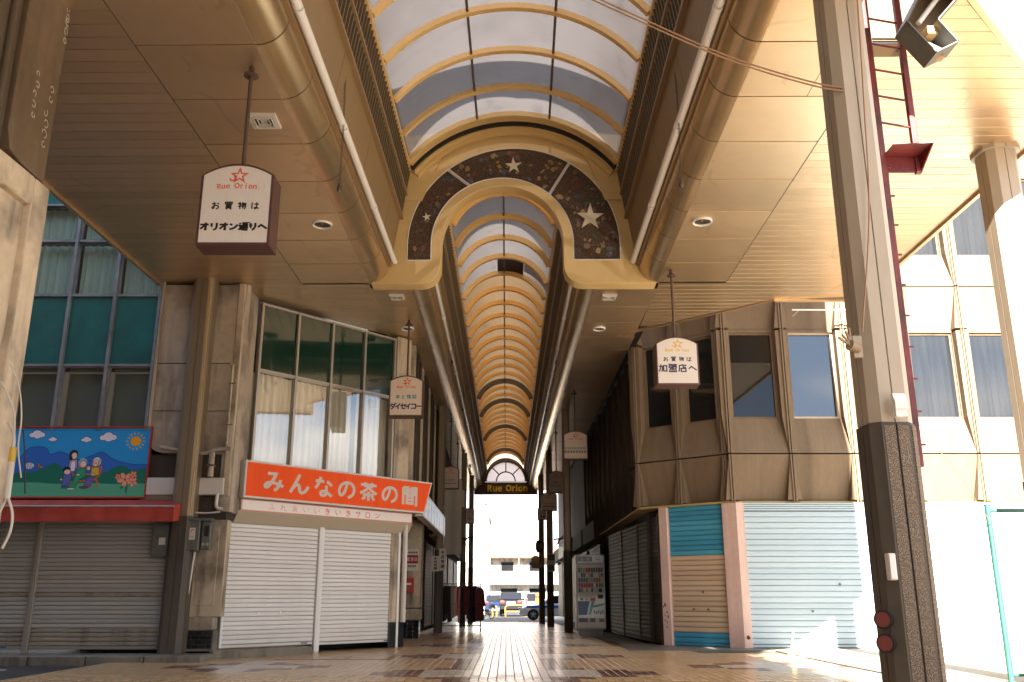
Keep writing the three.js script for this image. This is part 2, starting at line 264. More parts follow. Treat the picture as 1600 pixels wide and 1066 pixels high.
function starPath(ctx, cx, cy, r, r2 = r * 0.42, turn = -Math.PI / 2) {
  ctx.beginPath(); for (let i = 0; i < 10; i++) { const q = i % 2 ? r2 : r, a = turn + i * Math.PI / 5; ctx[i ? 'lineTo' : 'moveTo'](cx + q * Math.cos(a), cy + q * Math.sin(a)); } ctx.closePath();
}
function lanternFace(logo, lines, ground = '#e9e2dc') {
  return canvasTex(320, 400, (c, w, h) => {
    c.fillStyle = ground; c.fillRect(0, 0, w, h);
    for (let i = 0; i < 260; i++) { c.fillStyle = `rgba(120,90,60,${0.012 + 0.02 * rnd()})`; c.fillRect(rnd() * w, rnd() * h, 2 + rnd() * 5, 6 + rnd() * 40); }
    c.strokeStyle = logo; c.lineWidth = 7; c.lineJoin = 'miter'; starPath(c, 168, 62, 34, 14); c.stroke();
    c.beginPath(); c.moveTo(134, 52); c.bezierCurveTo(150, 58, 154, 84, 140, 86); c.bezierCurveTo(130, 87, 126, 80, 128, 74); c.stroke();
    c.fillStyle = logo; c.font = 'bold 35px sans-serif'; c.textAlign = 'center';
    c.save(); c.translate(160, 124); 'Rue Orion'.split('').forEach((ch, i) => { c.save(); c.translate((i - 4) * 19.5, 0.35 * (i - 4) ** 2 * 0.6); c.rotate((i - 4) * 0.03); c.fillText(ch, 0, 0); c.restore(); }); c.restore();
    for (const l of lines) l(c, w, h);
  });
}
const word = (text, y, size, step, color, width = 11, squash = 1) => (c, w) => glyphs(c, text, w / 2 - ((text.length - 1) * step + size) / 2, y, size, size * squash, step, color, width, 'butt');
const smear = (y, h, x0, x1, color, n) => (c) => { c.fillStyle = color; for (let i = 0, x = x0; i < n; i++) { const s = (x1 - x0) / n; c.fillRect(x, y + 2 * (i % 2), s * 0.78, h * 0.18); c.fillRect(x, y + h * 0.82, s * 0.78, h * 0.18); c.fillRect(x + s * 0.1 * (i % 3), y, s * 0.2, h); c.fillRect(x + s * 0.52, y, s * 0.18, h); c.fillRect(x, y + h * 0.42, s * 0.78, h * 0.14); x += s; } };

// ---------------------------------------------------------------- ground, road, paving
const H = 6.65;                                             // underside of the canopy ceiling
const gy = (z) => (z > -28 ? 0 : z > -57 ? 0.0115 * (z + 28) : -0.3335);
function strip(x0, x1, zs, dy, s = 0.5) {                    // sheet that follows the ground
  const p = [], uv = [], ix = [];
  zs.forEach((z, i) => { for (const x of [x0, x1]) { p.push(x, gy(z) + dy, z); uv.push(x * s, z * s); } if (i) { const k = 2 * i; ix.push(k - 2, k - 1, k, k - 1, k + 1, k); } });
  const g = new THREE.BufferGeometry(); g.setAttribute('position', new THREE.Float32BufferAttribute(p, 3)); g.setAttribute('uv', new THREE.Float32BufferAttribute(uv, 2)); g.setIndex(ix); g.computeVertexNormals(); return g;
}
tag(part(scene, 'ground', strip(-2000, 2000, [1500, 60, -28, -57, -80, -2000], -0.05), M.asphalt), null, null, null, 'structure');
{
  const road = struct('left_road', scene, [-9, 0, -13]);
  part(road, 'asphalt', bx(-30, 2.62, -0.04, -0.03, -2.05, 12), M.asphalt);
  part(road, 'white_line', bx(-30, 1.65, -0.028, -0.024, -1.25, -1.12), M.paint);
  part(road, 'white_line', bx(-30, 0.9, -0.028, -0.024, 2.6, 2.75), M.paint);
  const kerb = struct('left_kerb', scene, [-9, 0, -15.6]);
  for (let i = 0; i < 8; i++) part(kerb, 'kerb_stone', rb(-3.2 + i * 0.92, -2.3 + i * 0.92, -0.06, 0.1, -0.5, 0.28, 0.02), M.kerb);
  const walk = struct('right_pavement', scene, [8.2, 0, -14]);
  for (let i = 0; i < 16; i++) for (let j = 0; j < 4; j++) part(walk, 'paving_slab', bx(-3.0 + i * 0.6, -2.406 + i * 0.6, -0.03, 0.004, -5.2 + j * 0.6, -4.606 + j * 0.6), M.walk);
  part(walk, 'paving_sheet', bx(-3, 30, -0.04, -0.004, -2.9, 32), M.walk);
  part(walk, 'paving_edge', bx(6.6, 30, -0.04, 0.002, -5.2, -2.9), M.walk);
  const step = struct('stone_border', scene, [3, 0, -21]);
  part(step, 'stone_strip', slab([[-0.65, 2.5], [2.2, 2.5], [2.2, 1.75], [1.6, 1.6], [0.3, 0.55], [0.1, -0.4], [-0.05, -7], [-0.9, -7], [-0.5, -0.4]], -0.03, 0.012), M.greystone);
}
{ // tan tiles with brown and white tiles laid as crosses
  const floor = struct('arcade_floor', scene, [0, 0, -16]);
  const tw = 0.115, tl = 0.31, mod = (x, p) => Math.abs(((x % p) + p * 1.5) % p - p / 2);
  const kind = (x, z) => {
    const c = Math.abs(x - 0.06), d = mod(z + 13.18, 3.72), e = mod(z + 14.5, 3.72 * 2), f = Math.abs(c - 3.95);
    if (c < 0.52) return 2;
    if (d < 0.62 && c < 1.2) return 2;
    if (c < 0.86 || (d < 0.93 && c < 1.1) || (d < 0.62 && c < 1.62) || (d < 0.31 && c < 1.95)) return 1;
    if (f < 0.24 && e < 1.25) return 2;
    if (e < 0.32 && f < 0.75) return 2;
    if ((f < 0.47 && e < 0.94) || (e < 0.63 && f < 0.75) || (e < 0.32 && f < 1.2)) return 1;
    return 0;
  };
  const base = [[0.63, 0.44, 0.25], [0.20, 0.095, 0.065], [0.66, 0.60, 0.54]];
  const mats = base.map((b, k) => [0, 1, 2, 3].map((i) => phys(b[0] * (0.965 + 0.02 * i), b[1] * (0.965 + 0.02 * i), b[2] * (0.955 + 0.02 * i), 0.24 + 0.02 * i, { map: again(tileWear, 1.7, 1.7), specularIntensity: 0.7 })));
  const pat = phys(1, 1, 1, 0.22, { specularIntensity: 0.75, map: again(tileWear, 0.9, 0.9), vertexColors: true });
  const tileGeo = (w, l) => { // bevelled tile, top at 0
    const a = w / 2 - 0.0048, b = l / 2 - 0.0012, q = 0.002, P = [], uv = [];
    const quad = (...v) => { for (const i of [0, 1, 2, 0, 2, 3]) { P.push(...v[i]); uv.push(v[i][0], v[i][2]); } };
    const t = [[-a + q, 0, b - q], [a - q, 0, b - q], [a - q, 0, -b + q], [-a + q, 0, -b + q]], e = [[-a, -q, b], [a, -q, b], [a, -q, -b], [-a, -q, -b]];
    quad(...t); for (let i = 0; i < 4; i++) quad(e[i], e[(i + 1) % 4], t[(i + 1) % 4], t[i]);
    const g = new THREE.BufferGeometry(); g.setAttribute('position', new THREE.Float32BufferAttribute(P, 3)); g.setAttribute('uv', new THREE.Float32BufferAttribute(uv, 2)); g.computeVertexNormals(); return g;
  };
  const shared = [0, 1, 2, 3].map((i) => { const g = tileGeo(tw, tl), uv = g.attributes.uv; for (let k = 0; k < uv.count; k++) uv.setXY(k, uv.getX(k) + i * 0.27, uv.getY(k) + i * 0.41); return g; });
  const spots = [];
  for (let r = 0; r < 124; r++) {
    const z = -11.94 - (r + 0.5) * tl; if (z < -49.6) continue;
    const x0 = -6.33, x1 = z > -17.9 ? 5.1 : 3.6;
    for (let i = 0, x = x0 + tw / 2 + (r % 2 ? tw / 3 : 0) * 0; x < x1; x += tw, i++) {
      if (z < -16.3 && x < -6.33 + (-16.3 - z) * 1.15 + 1.2 && z > -20.6) { if (x < -5.1 + (-16.9 - z) * 0.9) continue; }
      if (z < -20 && (x < -2.75 || x > 2.95)) continue;
      if (z < -18.4 && x > 2.35 + Math.max(0, z + 20.4) * 1.2) continue;
      spots.push([x, z]);
    }
  }
  const inView = (x, z) => Math.abs(x) < -z * 0.56 + 0.1 && z < -12.0;
  const near = spots.filter(([x, z]) => inView(x, z)).sort((a, b) => b[1] * 1 - a[1] || Math.abs(a[0]) - Math.abs(b[0])).slice(0, 300);
  const isNear = new Set(near.map(([x, z]) => x.toFixed(3) + z.toFixed(2)));
  const P = [], N = [], U = [], C = [];
  const addTile = (x, z, w, l) => {
    const g = tileGeo(w, l), p = g.attributes.position, n = g.attributes.normal, uv = g.attributes.uv, k = kind(x, z), b = base[k], s = rr(0.96, 1.03), h = rr(-0.0004, 0.0004), ou = rnd(), ov = rnd();
    for (let i = 0; i < p.count; i++) { P.push(p.getX(i) + x, p.getY(i) + h + gy(z + p.getZ(i)), p.getZ(i) + z + 16); N.push(n.getX(i), n.getY(i), n.getZ(i)); U.push(uv.getX(i) + ou, uv.getY(i) + ov); C.push(b[0] * s, b[1] * s, b[2] * s * (0.95 + 0.05 * s)); }
  };
  for (const [x, z] of near) {
    const m = part(floor, 'floor_tile', shared[Math.floor(rnd() * 4)], mats[kind(x, z)][Math.floor(rnd() * 4)]); m.position.set(x, rr(-0.0005, 0.0005), z + 16); m.rotation.set(rr(-1, 1) * 0.0006, 0, rr(-1, 1) * 0.002);
  }
  for (const [x, z] of spots) if (!isNear.has(x.toFixed(3) + z.toFixed(2))) addTile(x, z, tw, tl);
  for (let z = -11.785; z < 6; z += tl) for (let x = -4.3; x < 5.1; x += tw) addTile(x, z, tw, tl);
  const g = new THREE.BufferGeometry();
  for (const [n, a, k] of [['position', P, 3], ['normal', N, 3], ['uv', U, 2], ['color', C, 3]]) g.setAttribute(n, new THREE.Float32BufferAttribute(a, k));
  part(floor, 'floor_tiling', g, pat).userData.kind = 'stuff';
  const bed = [strip(-6.34, 5.12, [6, -12, -16.6], -0.007), strip(-5.2, 3.6, [-16.6, -20.2], -0.0075), strip(-2.8, 3.0, [-20.2, -28, -50.2], -0.007)]; bed.forEach((b) => b.translate(0, 0, 16));
  part(floor, 'tile_bed', bed, M.grout);
  // covers and fine cracks let into the floor
  part(floor, 'drain_cover', [bx(-3.86, -1.95, 0.002, 0.006, -0.05, -0.03), bx(-1.97, -1.95, 0.002, 0.006, -1.25, -0.05), bx(-2.72, -2.7, 0.002, 0.006, -0.9, -0.05)], M.darkbar);
}

// ---------------------------------------------------------------- glazed canopies over the street
const arcOf = (a, h) => { const R = (a * a + h * h) / (2 * h); return { R, cy: h - R, am: Math.asin(a / R) }; };
function arcBand(a, h, t0, t1, y, n = 28) {                 // outline of a segmental arch band
  const { R, cy, am } = arcOf(a, h), p = [];
  for (let i = 0; i <= n; i++) { const q = -am + 2 * am * i / n; p.push([(R + t1) * Math.sin(q), y + cy + (R + t1) * Math.cos(q)]); }
  for (let i = n; i >= 0; i--) { const q = -am + 2 * am * i / n; p.push([(R + t0) * Math.sin(q), y + cy + (R + t0) * Math.cos(q)]); }
  return p;
}
function sheet(a, h, y, f0, f1, w0, w1, sag = 0) {           // curved roof sheet between fractions of the arch
  const { R, cy, am } = arcOf(a, h), n = 10, P = [], U = [], ix = [], off = rnd();
  for (let i = 0; i <= n; i++) { const q = am * (2 * (f0 + (f1 - f0) * i / n) - 1); for (const w of [w0, w1]) { P.push(R * Math.sin(q), y + cy + R * Math.cos(q) + sag * Math.sin(Math.PI * i / n), w); U.push(off + q * R * 0.35, w * 0.35 + off); } if (i) { const k = 2 * i; ix.push(k - 2, k - 1, k, k - 1, k + 1, k); } }
  const g = new THREE.BufferGeometry(); g.setAttribute('position', new THREE.Float32BufferAttribute(P, 3)); g.setAttribute('uv', new THREE.Float32BufferAttribute(U, 2)); g.setIndex(ix); g.computeVertexNormals(); return g;
}
const mir = (p, s) => (s < 0 ? p.map(([x, y]) => [-x, y]).reverse() : p);
const pick = (a) => a[Math.floor(rnd() * a.length)];
// c: seam (ceiling edge of the cornice), r (its radius), a/h/sy (vault half width, rise, springing), w0 > w1 (from, to), joints every 1.1 m
function canopyRun(root, c) {
  const r = c.r, e = c.seam, L = c.joint ?? 1.1;
  for (const s of [-1, 1]) {
    const corn = (t) => { const p = []; for (let i = 0; i <= 10; i++) { const q = -Math.PI / 2 - (Math.PI / 2) * i / 10; p.push([e + (r + t) * Math.cos(q), H + r + (r + t) * Math.sin(q)]); } return p; };
    const cornShape = [...corn(0), ...corn(-0.02).reverse()];
    const full = plate(mir(cornShape, s), -(L - 0.02) / 2, (L - 0.02) / 2); full.deleteAttribute('normal'); const cornGeo = toCreasedNormals(full, 0.5);
    const back = plate(mir([...corn(-0.035), [e + 0.02, H + r]], s), c.w1, c.w0);
    part(root, 'cornice_backing', back, M.black);
    for (let w = c.j0; w - L > c.w1 - 0.01; w -= L) {
      if (w > (c.seen ?? 99)) { continue; }
      const m = part(root, 'cornice_panel', cornGeo, pick(M.cornice)); m.position.set(0, 0, w - L / 2);
    }
    { const rest = (c.j0 - c.w1) % L; if (rest > 0.05) { const m = part(root, 'cornice_panel', cornGeo, M.cornice[1]); m.scale.z = rest / L; m.position.set(0, 0, c.w1 + rest / 2); } }
    // wall of the light well above the cornice
    const x0 = e - r - 0.03, x1 = c.lx0, x2 = c.lx1;
    part(root, 'lamp_ledge', plate(mir([[e - r + 0.01, H + r - 0.02], [e - r + 0.01, H + r + 0.04], [x0 - 0.015, H + r + 0.04], [x0 - 0.015, H + r - 0.02]], s), c.w1, c.w0), M.well);
    const wl = 2.2;
    for (let w = c.w0; w > c.w1 + 0.05; w -= wl) { const w1 = Math.max(c.w1, w - wl + 0.014); part(root, 'wall_panel', plate(mir([[x0, H + r + 0.04], [x0 + 0.03, H + r + 0.04], [x1 + 0.03, c.ly0], [x1, c.ly0]], s), w1, w), M.well); }
    const bars = [], nb = Math.floor((c.w0 - c.w1) / c.bar);
    const tx = x2 - x1, ty = c.ly1 - c.ly0, q = Math.hypot(tx, ty), nx = -ty / q, ny = tx / q;
    for (let i = 0; i < nb; i++) { const w = c.w0 - (i + 0.5) * c.bar; bars.push(plate(mir([[x1, c.ly0], [x1 - nx * 0.0, c.ly0], [x2, c.ly1], [x2 + nx * 0.05, c.ly1 + ny * 0.05], [x1 + nx * 0.05, c.ly0 + ny * 0.05]].slice(1), s), w - 0.018, w + 0.018)); }
    tag(part(root, 'louver_bars', bars, M.louverbar ??= std(0.14, 0.10, 0.055, 0.5)), null, null, null, 'stuff');
    part(root, 'louver_backing', plate(mir([[x1 + 0.09, c.ly0], [x1 + 0.12, c.ly0], [x2 + 0.12, c.ly1], [x2 + 0.09, c.ly1]], s), c.w1, c.w0), M.black);
    for (const f of [0, 0.5, 1]) { const yy = c.ly0 + ty * f, xx = x1 + tx * f; part(root, 'louver_rail', plate(mir([[xx - 0.07, yy - 0.025], [xx + 0.02, yy - 0.025], [xx + 0.02, yy + 0.035], [xx - 0.07, yy + 0.035]], s), c.w1, c.w0), f === 1 ? M.rib : M.well); }
    part(root, 'eave_beam', plate(mir([[c.a - 0.02, c.sy - 0.05], [c.a + 0.16, c.sy - 0.05], [c.a + 0.16, c.sy + 0.1], [c.a - 0.02, c.sy + 0.1]], s), c.w1, c.w0), M.well);
    part(root, 'well_casing', plate(mir([[e + 0.1, H + 0.06], [e + 0.16, H + 0.06], [c.a + 0.22, c.sy + 0.1], [c.a + 0.17, c.sy + 0.1]], s), c.w1, c.w0), M.darkbar);
  }
  const ribGeo = plate(arcBand(c.a, c.h, c.rib ? -0.12 : -0.1, -0.005, c.sy), -0.05, 0.05, 0.004), bigRib = plate(arcBand(c.a, c.h, -0.16, -0.005, c.sy), -0.1, 0.1, 0.006);
  c.ribs.forEach((w, i) => { const big = c.big?.includes(i); const m = part(root, 'roof_rib', big ? bigRib : ribGeo, big ? M.darkbar : c.rib ? M.ribInner : M.rib); m.position.set(0, 0, w); });
  for (const f of c.purlins) { const { R, cy, am } = arcOf(c.a, c.h), q = am * (2 * f - 1); const g = new THREE.BoxGeometry(0.035, 0.05, c.ribs[0] - c.ribs.at(-1)); g.rotateZ(-q); g.translate((R - 0.05) * Math.sin(q), c.sy + cy + (R - 0.05) * Math.cos(q), (c.ribs[0] + c.ribs.at(-1)) / 2); part(root, 'roof_bar', g, M.darkbar); }
  const fr = [0, ...c.purlins, 1];
  for (let i = 1; i < c.ribs.length; i++) for (let k = 1; k < fr.length; k++) part(root, 'roof_sheet', sheet(c.a, c.h, c.sy, fr[k - 1], fr[k], c.ribs[i - 1], c.ribs[i]), c.rib && i > 4 ? M.sheetAmber : M.sheet);
}
const planks = (root, list) => { for (const p of list) part(root, 'ceiling_plank', slab(p, H, H + 0.02, 0.003), pick(M.ceil)); };
// ---- canopy over the crossing, its axis turned 0.9 degrees
const near = tag(thing('crossing_canopy', 'wide street canopy with beige plank ceiling and tall arched glass roof over the crossing', 'canopy', [0, 0, -7.7], -0.0157));
{
  const ribs = []; for (let w = -8.05; w < 28; w += 1.155) ribs.push(w); ribs.reverse();
  canopyRun(near, { seam: 2.68, r: 0.34, a: 2.0, h: 0.97, sy: 8.97, lx0: 2.17, ly0: 7.95, lx1: 2.03, ly1: 8.9, w0: 28, w1: -8.34, j0: -0.73 + 1.1 * 11, seen: 2, bar: 0.15, ribs, purlins: [0.345, 0.655] });
  for (const [n, a0, a1, w0, w1, m] of [['end_band', -0.2, -0.02, -8.34, -8.12, M.gold], ['end_band', -0.27, -0.19, -8.3, -8.22, M.gold], ['end_gap', -0.17, -0.03, -8.12, -8.06, M.black], ['end_band', -0.1, 0.0, -7.98, -7.84, M.gold]]) part(near, n, plate(arcBand(2.04, 1.0, a0, a1, 8.94), w0, w1), m);
  for (const s of [-1, 1]) part(near, 'end_filler', plate(mir([[1.75, 8.3], [2.6, 8.3], [2.6, 9.6], [1.2, 9.75]], s), -8.33, -8.3), M.gold);
  { const o = new THREE.Shape(); o.moveTo(-2.6, 8.4); o.lineTo(-2.6, 10.6); o.quadraticCurveTo(-1.9, 11.35, 0, 11.65); o.quadraticCurveTo(1.9, 11.35, 2.6, 10.6); o.lineTo(2.6, 8.4); o.lineTo(2.25, 8.4); o.lineTo(2.2, 9.2); o.absarc(0, 8.75, 2.18, 0.2, Math.PI - 0.2, false); o.lineTo(-2.25, 8.4); o.closePath(); part(near, 'rooftop_arch', plate(o, -4.55, -4.5, 0.01), phys(0.55, 0.5, 0.5, 0.95, { transmission: 0.75, thickness: 0 })); }
  // flat ceiling panels beside the cornices, one per joint
  const e = 2.68, f = 3.97;
  const panel = (x0, x1, w0, w1) => part(near, 'ceiling_panel', slab([[x0, w0], [x1, w0], [x1, w1], [x0, w1]], H, H + 0.02, 0.003), pick(M.ceil));
  for (const s of [-1, 1]) for (let k = -2; k < 8; k++) {
    const w0 = -0.73 - 1.1 * k - 0.01, w1 = w0 - 1.08; if (w1 < -8.5) continue;
    if (s > 0 && (k === -1 || k === 0)) { panel(e, 3.487, w0, w1); if (k) panel(3.49, f - 0.008, w0, 0.12); else panel(3.49, f - 0.008, -1.0, w1); } else panel(Math.min(s * e, s * (f - 0.008)), Math.max(s * e, s * (f - 0.008)), w0, w1);
  }
  // planks; edges of the canopy on the plan in this group's axes
  const P = 0.222, list = [];
  const cut = (w) => { // left and right limits of the ceiling at this depth
    let l = -6.58, r = 6.75;
    if (w > -2.35) r = Math.min(r, 6.75 - (w + 2.35) * 0.97); if (w > 0.95) r = 3.6;
    if (w < -9.38) r = 6.75 - 1.62 - (-9.38 - w) * 1.165;
    if (w < -8.95) l = -5.2 + (-9.2 - w) * 0.89; if (w > -0.1) l = -4.5;
    return [l, r];
  };
  for (let w = 1.2; w > -12.2; w -= P) {
    const a = cut(w - 0.004), b = cut(w - P + 0.004), far = w - P < -8.4, q = far ? 2.72 : f;
    if (-q > Math.max(a[0], b[0]) + 0.05) list.push([[a[0], w - 0.004], [-q, w - 0.004], [-q, w - P + 0.004], [Math.min(b[0], -q - 0.02), w - P + 0.004]]);
    if (Math.min(a[1], b[1]) > q + 0.05) list.push([[q, w - 0.004], [a[1], w - 0.004], [b[1], w - P + 0.004], [q, w - P + 0.004]]);
  }
  // the hatch beside the ladder: planks stop at its sides
  const hx0 = 3.49, hx1 = 4.22, hw0 = 0.1, hw1 = -0.98, out = [];
  for (const p of list) {
    const w = (p[0][1] + p[2][1]) / 2;
    if (p[0][0] > 0 && w < hw0 && w > hw1) { if (p[1][0] > hx1 + 0.05) out.push([[hx1, p[0][1]], p[1], p[2], [hx1, p[3][1]]]); } else out.push(p);
  }
  planks(near, out);
  for (const s of [-1, 1]) part(near, 'plank_seam', s > 0 ? [bx(f - 0.01, f, H - 0.004, H + 0.03, -8.3, -1.0), bx(f - 0.01, f, H - 0.004, H + 0.03, 0.12, 1.2)] : bx(-f, -f + 0.01, H - 0.004, H + 0.03, -8.3, 1.2), M.darkbar);
  // deck above, with the light well and the hatch left open
  const y0 = H + 0.03, y1 = H + 0.08;
  const deck = [slab([[-6.6, 0], [-4.6, 0], [-4.6, -1], [-2.7, -1], [-2.7, -8.34], [-4, -9.5], [-5.2, -9.15], [-6.6, -8.85]], y0, y1), slab([[-4.6, 30], [-2.7, 30], [-2.7, -1], [-4.6, -1]], y0, y1), slab([[2.7, 30], [3.6, 30], [3.6, 0.95], [3.6, 0.1], [3.49, 0.1], [3.49, -1], [2.7, -1]], y0, y1),
    slab([[3.6, 0.95], [4.22, 0.32], [4.22, 0.1], [3.6, 0.1]], y0, y1), slab([[4.22, 0.32], [6.75, -2.35], [6.75, -2.5], [4.22, -0.98]], y0, y1), slab([[2.7, -1], [4.2, -1], [6.75, -2.5], [6.75, -9.38], [5.13, -9.38], [2.7, -8.4]], y0, y1),
    slab([[-5.2, -9.15], [-4, -9.5], [-2.7, -8.4], [-2.6, -12.1], [-2.5, -12.3]].reverse(), y0, y1), slab([[2.7, -8.4], [5.13, -9.38], [2.3, -11.9]].reverse(), y0, y1)];
  part(near, 'roof_deck', deck, M.black);
  part(near, 'street_ceiling', [slab([[-4.6, 30], [-2.68, 30], [-2.68, 1.5], [-4.6, 1.5]], H, H + 0.02), slab([[2.68, 30], [3.6, 30], [3.6, 1.5], [2.68, 1.5]], H, H + 0.02)], M.ceil[1]);
  const rim = (a, b, nx, nz) => slab([[a[0], a[1]], [b[0], b[1]], [b[0] + nx, b[1] + nz], [a[0] + nx, a[1] + nz]], H - 0.05, H + 2.8);
  part(near, 'edge_trim', [rim([6.75, -9.38], [6.75, -2.35], 0.06, 0), rim([6.75, -2.35], [3.6, 0.95], 0.045, 0.045), rim([3.6, 0.95], [3.6, 30], 0.06, 0), rim([-6.58, -8.7], [-6.58, 0], -0.06, 0), slab([[5.13, -9.38], [6.81, -9.38], [6.81, -9.44], [5.13, -9.44]], H - 0.05, H + 2.8), slab([[2.3, -11.9], [5.13, -9.38], [5.1, -9.46], [2.27, -11.98]], H - 0.03, H + 2.8)], M.ceil[3]);
  part(near, 'hatch_frame', [bx(hx0 - 0.03, hx0, H - 0.03, H + 0.14, hw1, hw0), bx(hx1, hx1 + 0.03, H - 0.03, H + 0.14, hw1, hw0), bx(hx0, hx1, H - 0.03, H + 0.14, hw1 - 0.03, hw1), bx(hx0, hx1, H - 0.03, H + 0.14, hw0, hw0 + 0.03)], M.ceil[2]);
}
// ---- gold arch that closes the wide canopy and opens to the narrow one
{
  const t = tag(thing('gateway_arch', 'gold arched gateway with dark mosaic band and white stars above the arcade entrance', 'archway', [0, 0, -7.7], -0.0157));
  const fr = t.matrixWorld.clone().multiply(new THREE.Matrix4().makeTranslation(0, 0, -8.7));
  const ui = -0.215, ri = 1.155;
  const s = new THREE.Shape();
  s.moveTo(-2.66, 6.63); s.lineTo(-2.66, 7.0); s.lineTo(-2.5, 7.05); s.lineTo(-2.5, 7.42); s.absarc(0, 7.42, 2.5, Math.PI, 0, true); s.lineTo(2.5, 7.05); s.lineTo(2.66, 7.0); s.lineTo(2.66, 6.63);
  s.lineTo(ui + ri + 0.38, 6.63); s.bezierCurveTo(ui + ri + 0.15, 6.63, ui + ri, 6.78, ui + ri, 7.02); s.lineTo(ui + ri, 7.46); s.absarc(ui, 7.46, ri, 0, Math.PI, false); s.lineTo(ui - ri, 7.02); s.bezierCurveTo(ui - ri, 6.78, ui - ri - 0.15, 6.63, ui - ri - 0.38, 6.63); s.closePath();
  const mo = 2.01, mi = 1.345, oc = [0, 7.41], ic = [ui, 7.44], yb = 7.10;
  const hole = new THREE.Path(); hole.moveTo(-mo, yb); hole.lineTo(-mo, oc[1]); hole.absarc(0, oc[1], mo, Math.PI, 0, true); hole.lineTo(mo, yb); hole.lineTo(ui + mi, yb); hole.lineTo(ui + mi, ic[1]); hole.absarc(ui, ic[1], mi, 0, Math.PI, false); hole.lineTo(ui - mi, yb); hole.closePath();
  s.holes.push(hole);
  part(t, 'arch_frame', plate(s, 0, 0.35, 0.012, 48), M.gold, fr);
  const D = Math.PI / 180, cutO = [129 * D, 57.5 * D], cutI = [118 * D, 48 * D];
  const pt = (c, r, q) => [c[0] + r * Math.cos(q), c[1] + r * Math.sin(q)];
  const seg = (o0, o1, i0, i1, pre, post) => { const p = [...pre]; for (let k = 0; k <= 14; k++) p.push(pt(oc, mo, o0 + (o1 - o0) * k / 14)); p.push(...post); for (let k = 14; k >= 0; k--) p.push(pt(ic, mi, i0 + (i1 - i0) * k / 14)); return p; };
  const regions = [seg(Math.PI, cutO[0], Math.PI, cutI[0], [[ui - mi, yb], [-mo, yb]], []), seg(cutO[0], cutO[1], cutI[0], cutI[1], [], []), seg(cutO[1], 0, cutI[1], 0, [], [[mo, yb], [ui + mi, yb]])];
  const inside = (x, y, p) => { let c = false; for (let i = 0, j = p.length - 1; i < p.length; j = i++) if ((p[i][1] > y) !== (p[j][1] > y) && x < (p[j][0] - p[i][0]) * (y - p[i][1]) / (p[j][1] - p[i][1]) + p[i][0]) c = !c; return c; };
  const ground = std(0.25, 0.155, 0.10, 0.6, { map: again(pebble, 3, 3), bumpMap: again(pebbleBump, 3, 3), bumpScale: 0.004 }), chip = std(1, 1, 1, 0.5, { vertexColors: true });
  const tones = [[0.42, 0.26, 0.07], [0.40, 0.25, 0.08], [0.36, 0.22, 0.08], [0.10, 0.13, 0.17], [0.09, 0.12, 0.16], [0.19, 0.06, 0.045], [0.17, 0.055, 0.04], [0.06, 0.085, 0.04], [0.14, 0.09, 0.06], [0.24, 0.16, 0.09]];
  regions.forEach((p, n) => {
    const m = part(t, 'mosaic_panel', plate(p, 0.285, 0.31), ground, fr), chips = [];
    for (let k = 0; k < [480, 800, 800][n]; k++) {
      const x = rr(-2.1, 2.1), y = rr(7.1, 9.45); if (![[-0.09, 0], [0.09, 0], [0, 0.08], [0, -0.08]].every(([a, b]) => inside(x + a, y + b, p))) continue;
      const r = rr(0.025, 0.085), q0 = rnd() * 6, sides = 4 + Math.floor(rnd() * 3), st = rr(0.5, 1), o = [];
      for (let i = 0; i < sides; i++) { const q = i / sides * 6.283 + rr(-0.3, 0.3), d = r * rr(0.65, 1.05); const cx = Math.cos(q) * d, cy = Math.sin(q) * d * st; o.push([x + cx * Math.cos(q0) - cy * Math.sin(q0), y + cx * Math.sin(q0) + cy * Math.cos(q0)]); }
      const g = plate(o, 0.31, 0.316 + rnd() * 0.006), c = pick(tones), v = rr(0.6, 0.95), col = []; for (let i = 0; i < g.attributes.position.count; i++) col.push(c[0] * v, c[1] * v, c[2] * v); g.setAttribute('color', new THREE.Float32BufferAttribute(col, 3)); chips.push(g);
    }
    const c = part(m, 'mosaic_chips', chips, chip); c.userData.kind = 'stuff';
    const edge = p.map(([x, y]) => [x, y, 0.352]); edge.push(edge[0]);
    const lines = []; for (let i = 1; i < edge.length; i++) lines.push(rod(edge[i - 1], edge[i], 0.011, 5)); part(t, 'white_trim', lines, M.white, fr);
  });
  for (const k of [0, 1]) { const a = pt(oc, mo, cutO[k]), b = pt(ic, mi, cutI[k]), dx = b[0] - a[0], dy = b[1] - a[1], l = Math.hypot(dx, dy), nx = -dy / l * 0.024, ny = dx / l * 0.024; part(t, 'white_divider', plate([[a[0] + nx, a[1] + ny], [b[0] + nx, b[1] + ny], [b[0] - nx, b[1] - ny], [a[0] - nx, a[1] - ny]], 0.31, 0.354), M.white, fr); }
  const cream = std(0.78, 0.68, 0.5, 0.5);
  for (const [x, y, r, tw] of [[-1.66, 7.99, 0.085, 0.2], [0.0, 9.06, 0.165, 0.06], [1.46, 7.97, 0.27, -0.03]]) { const o = []; for (let i = 0; i < 10; i++) { const q = i % 2 ? r * 0.38 : r, a = Math.PI / 2 + tw + i * Math.PI / 5; o.push([x + q * Math.cos(a), y + q * Math.sin(a) * (i === 0 ? 1.12 : 1)]); } part(t, 'white_star', plate(o, 0.315, 0.336, 0.003), cream, fr); }
}
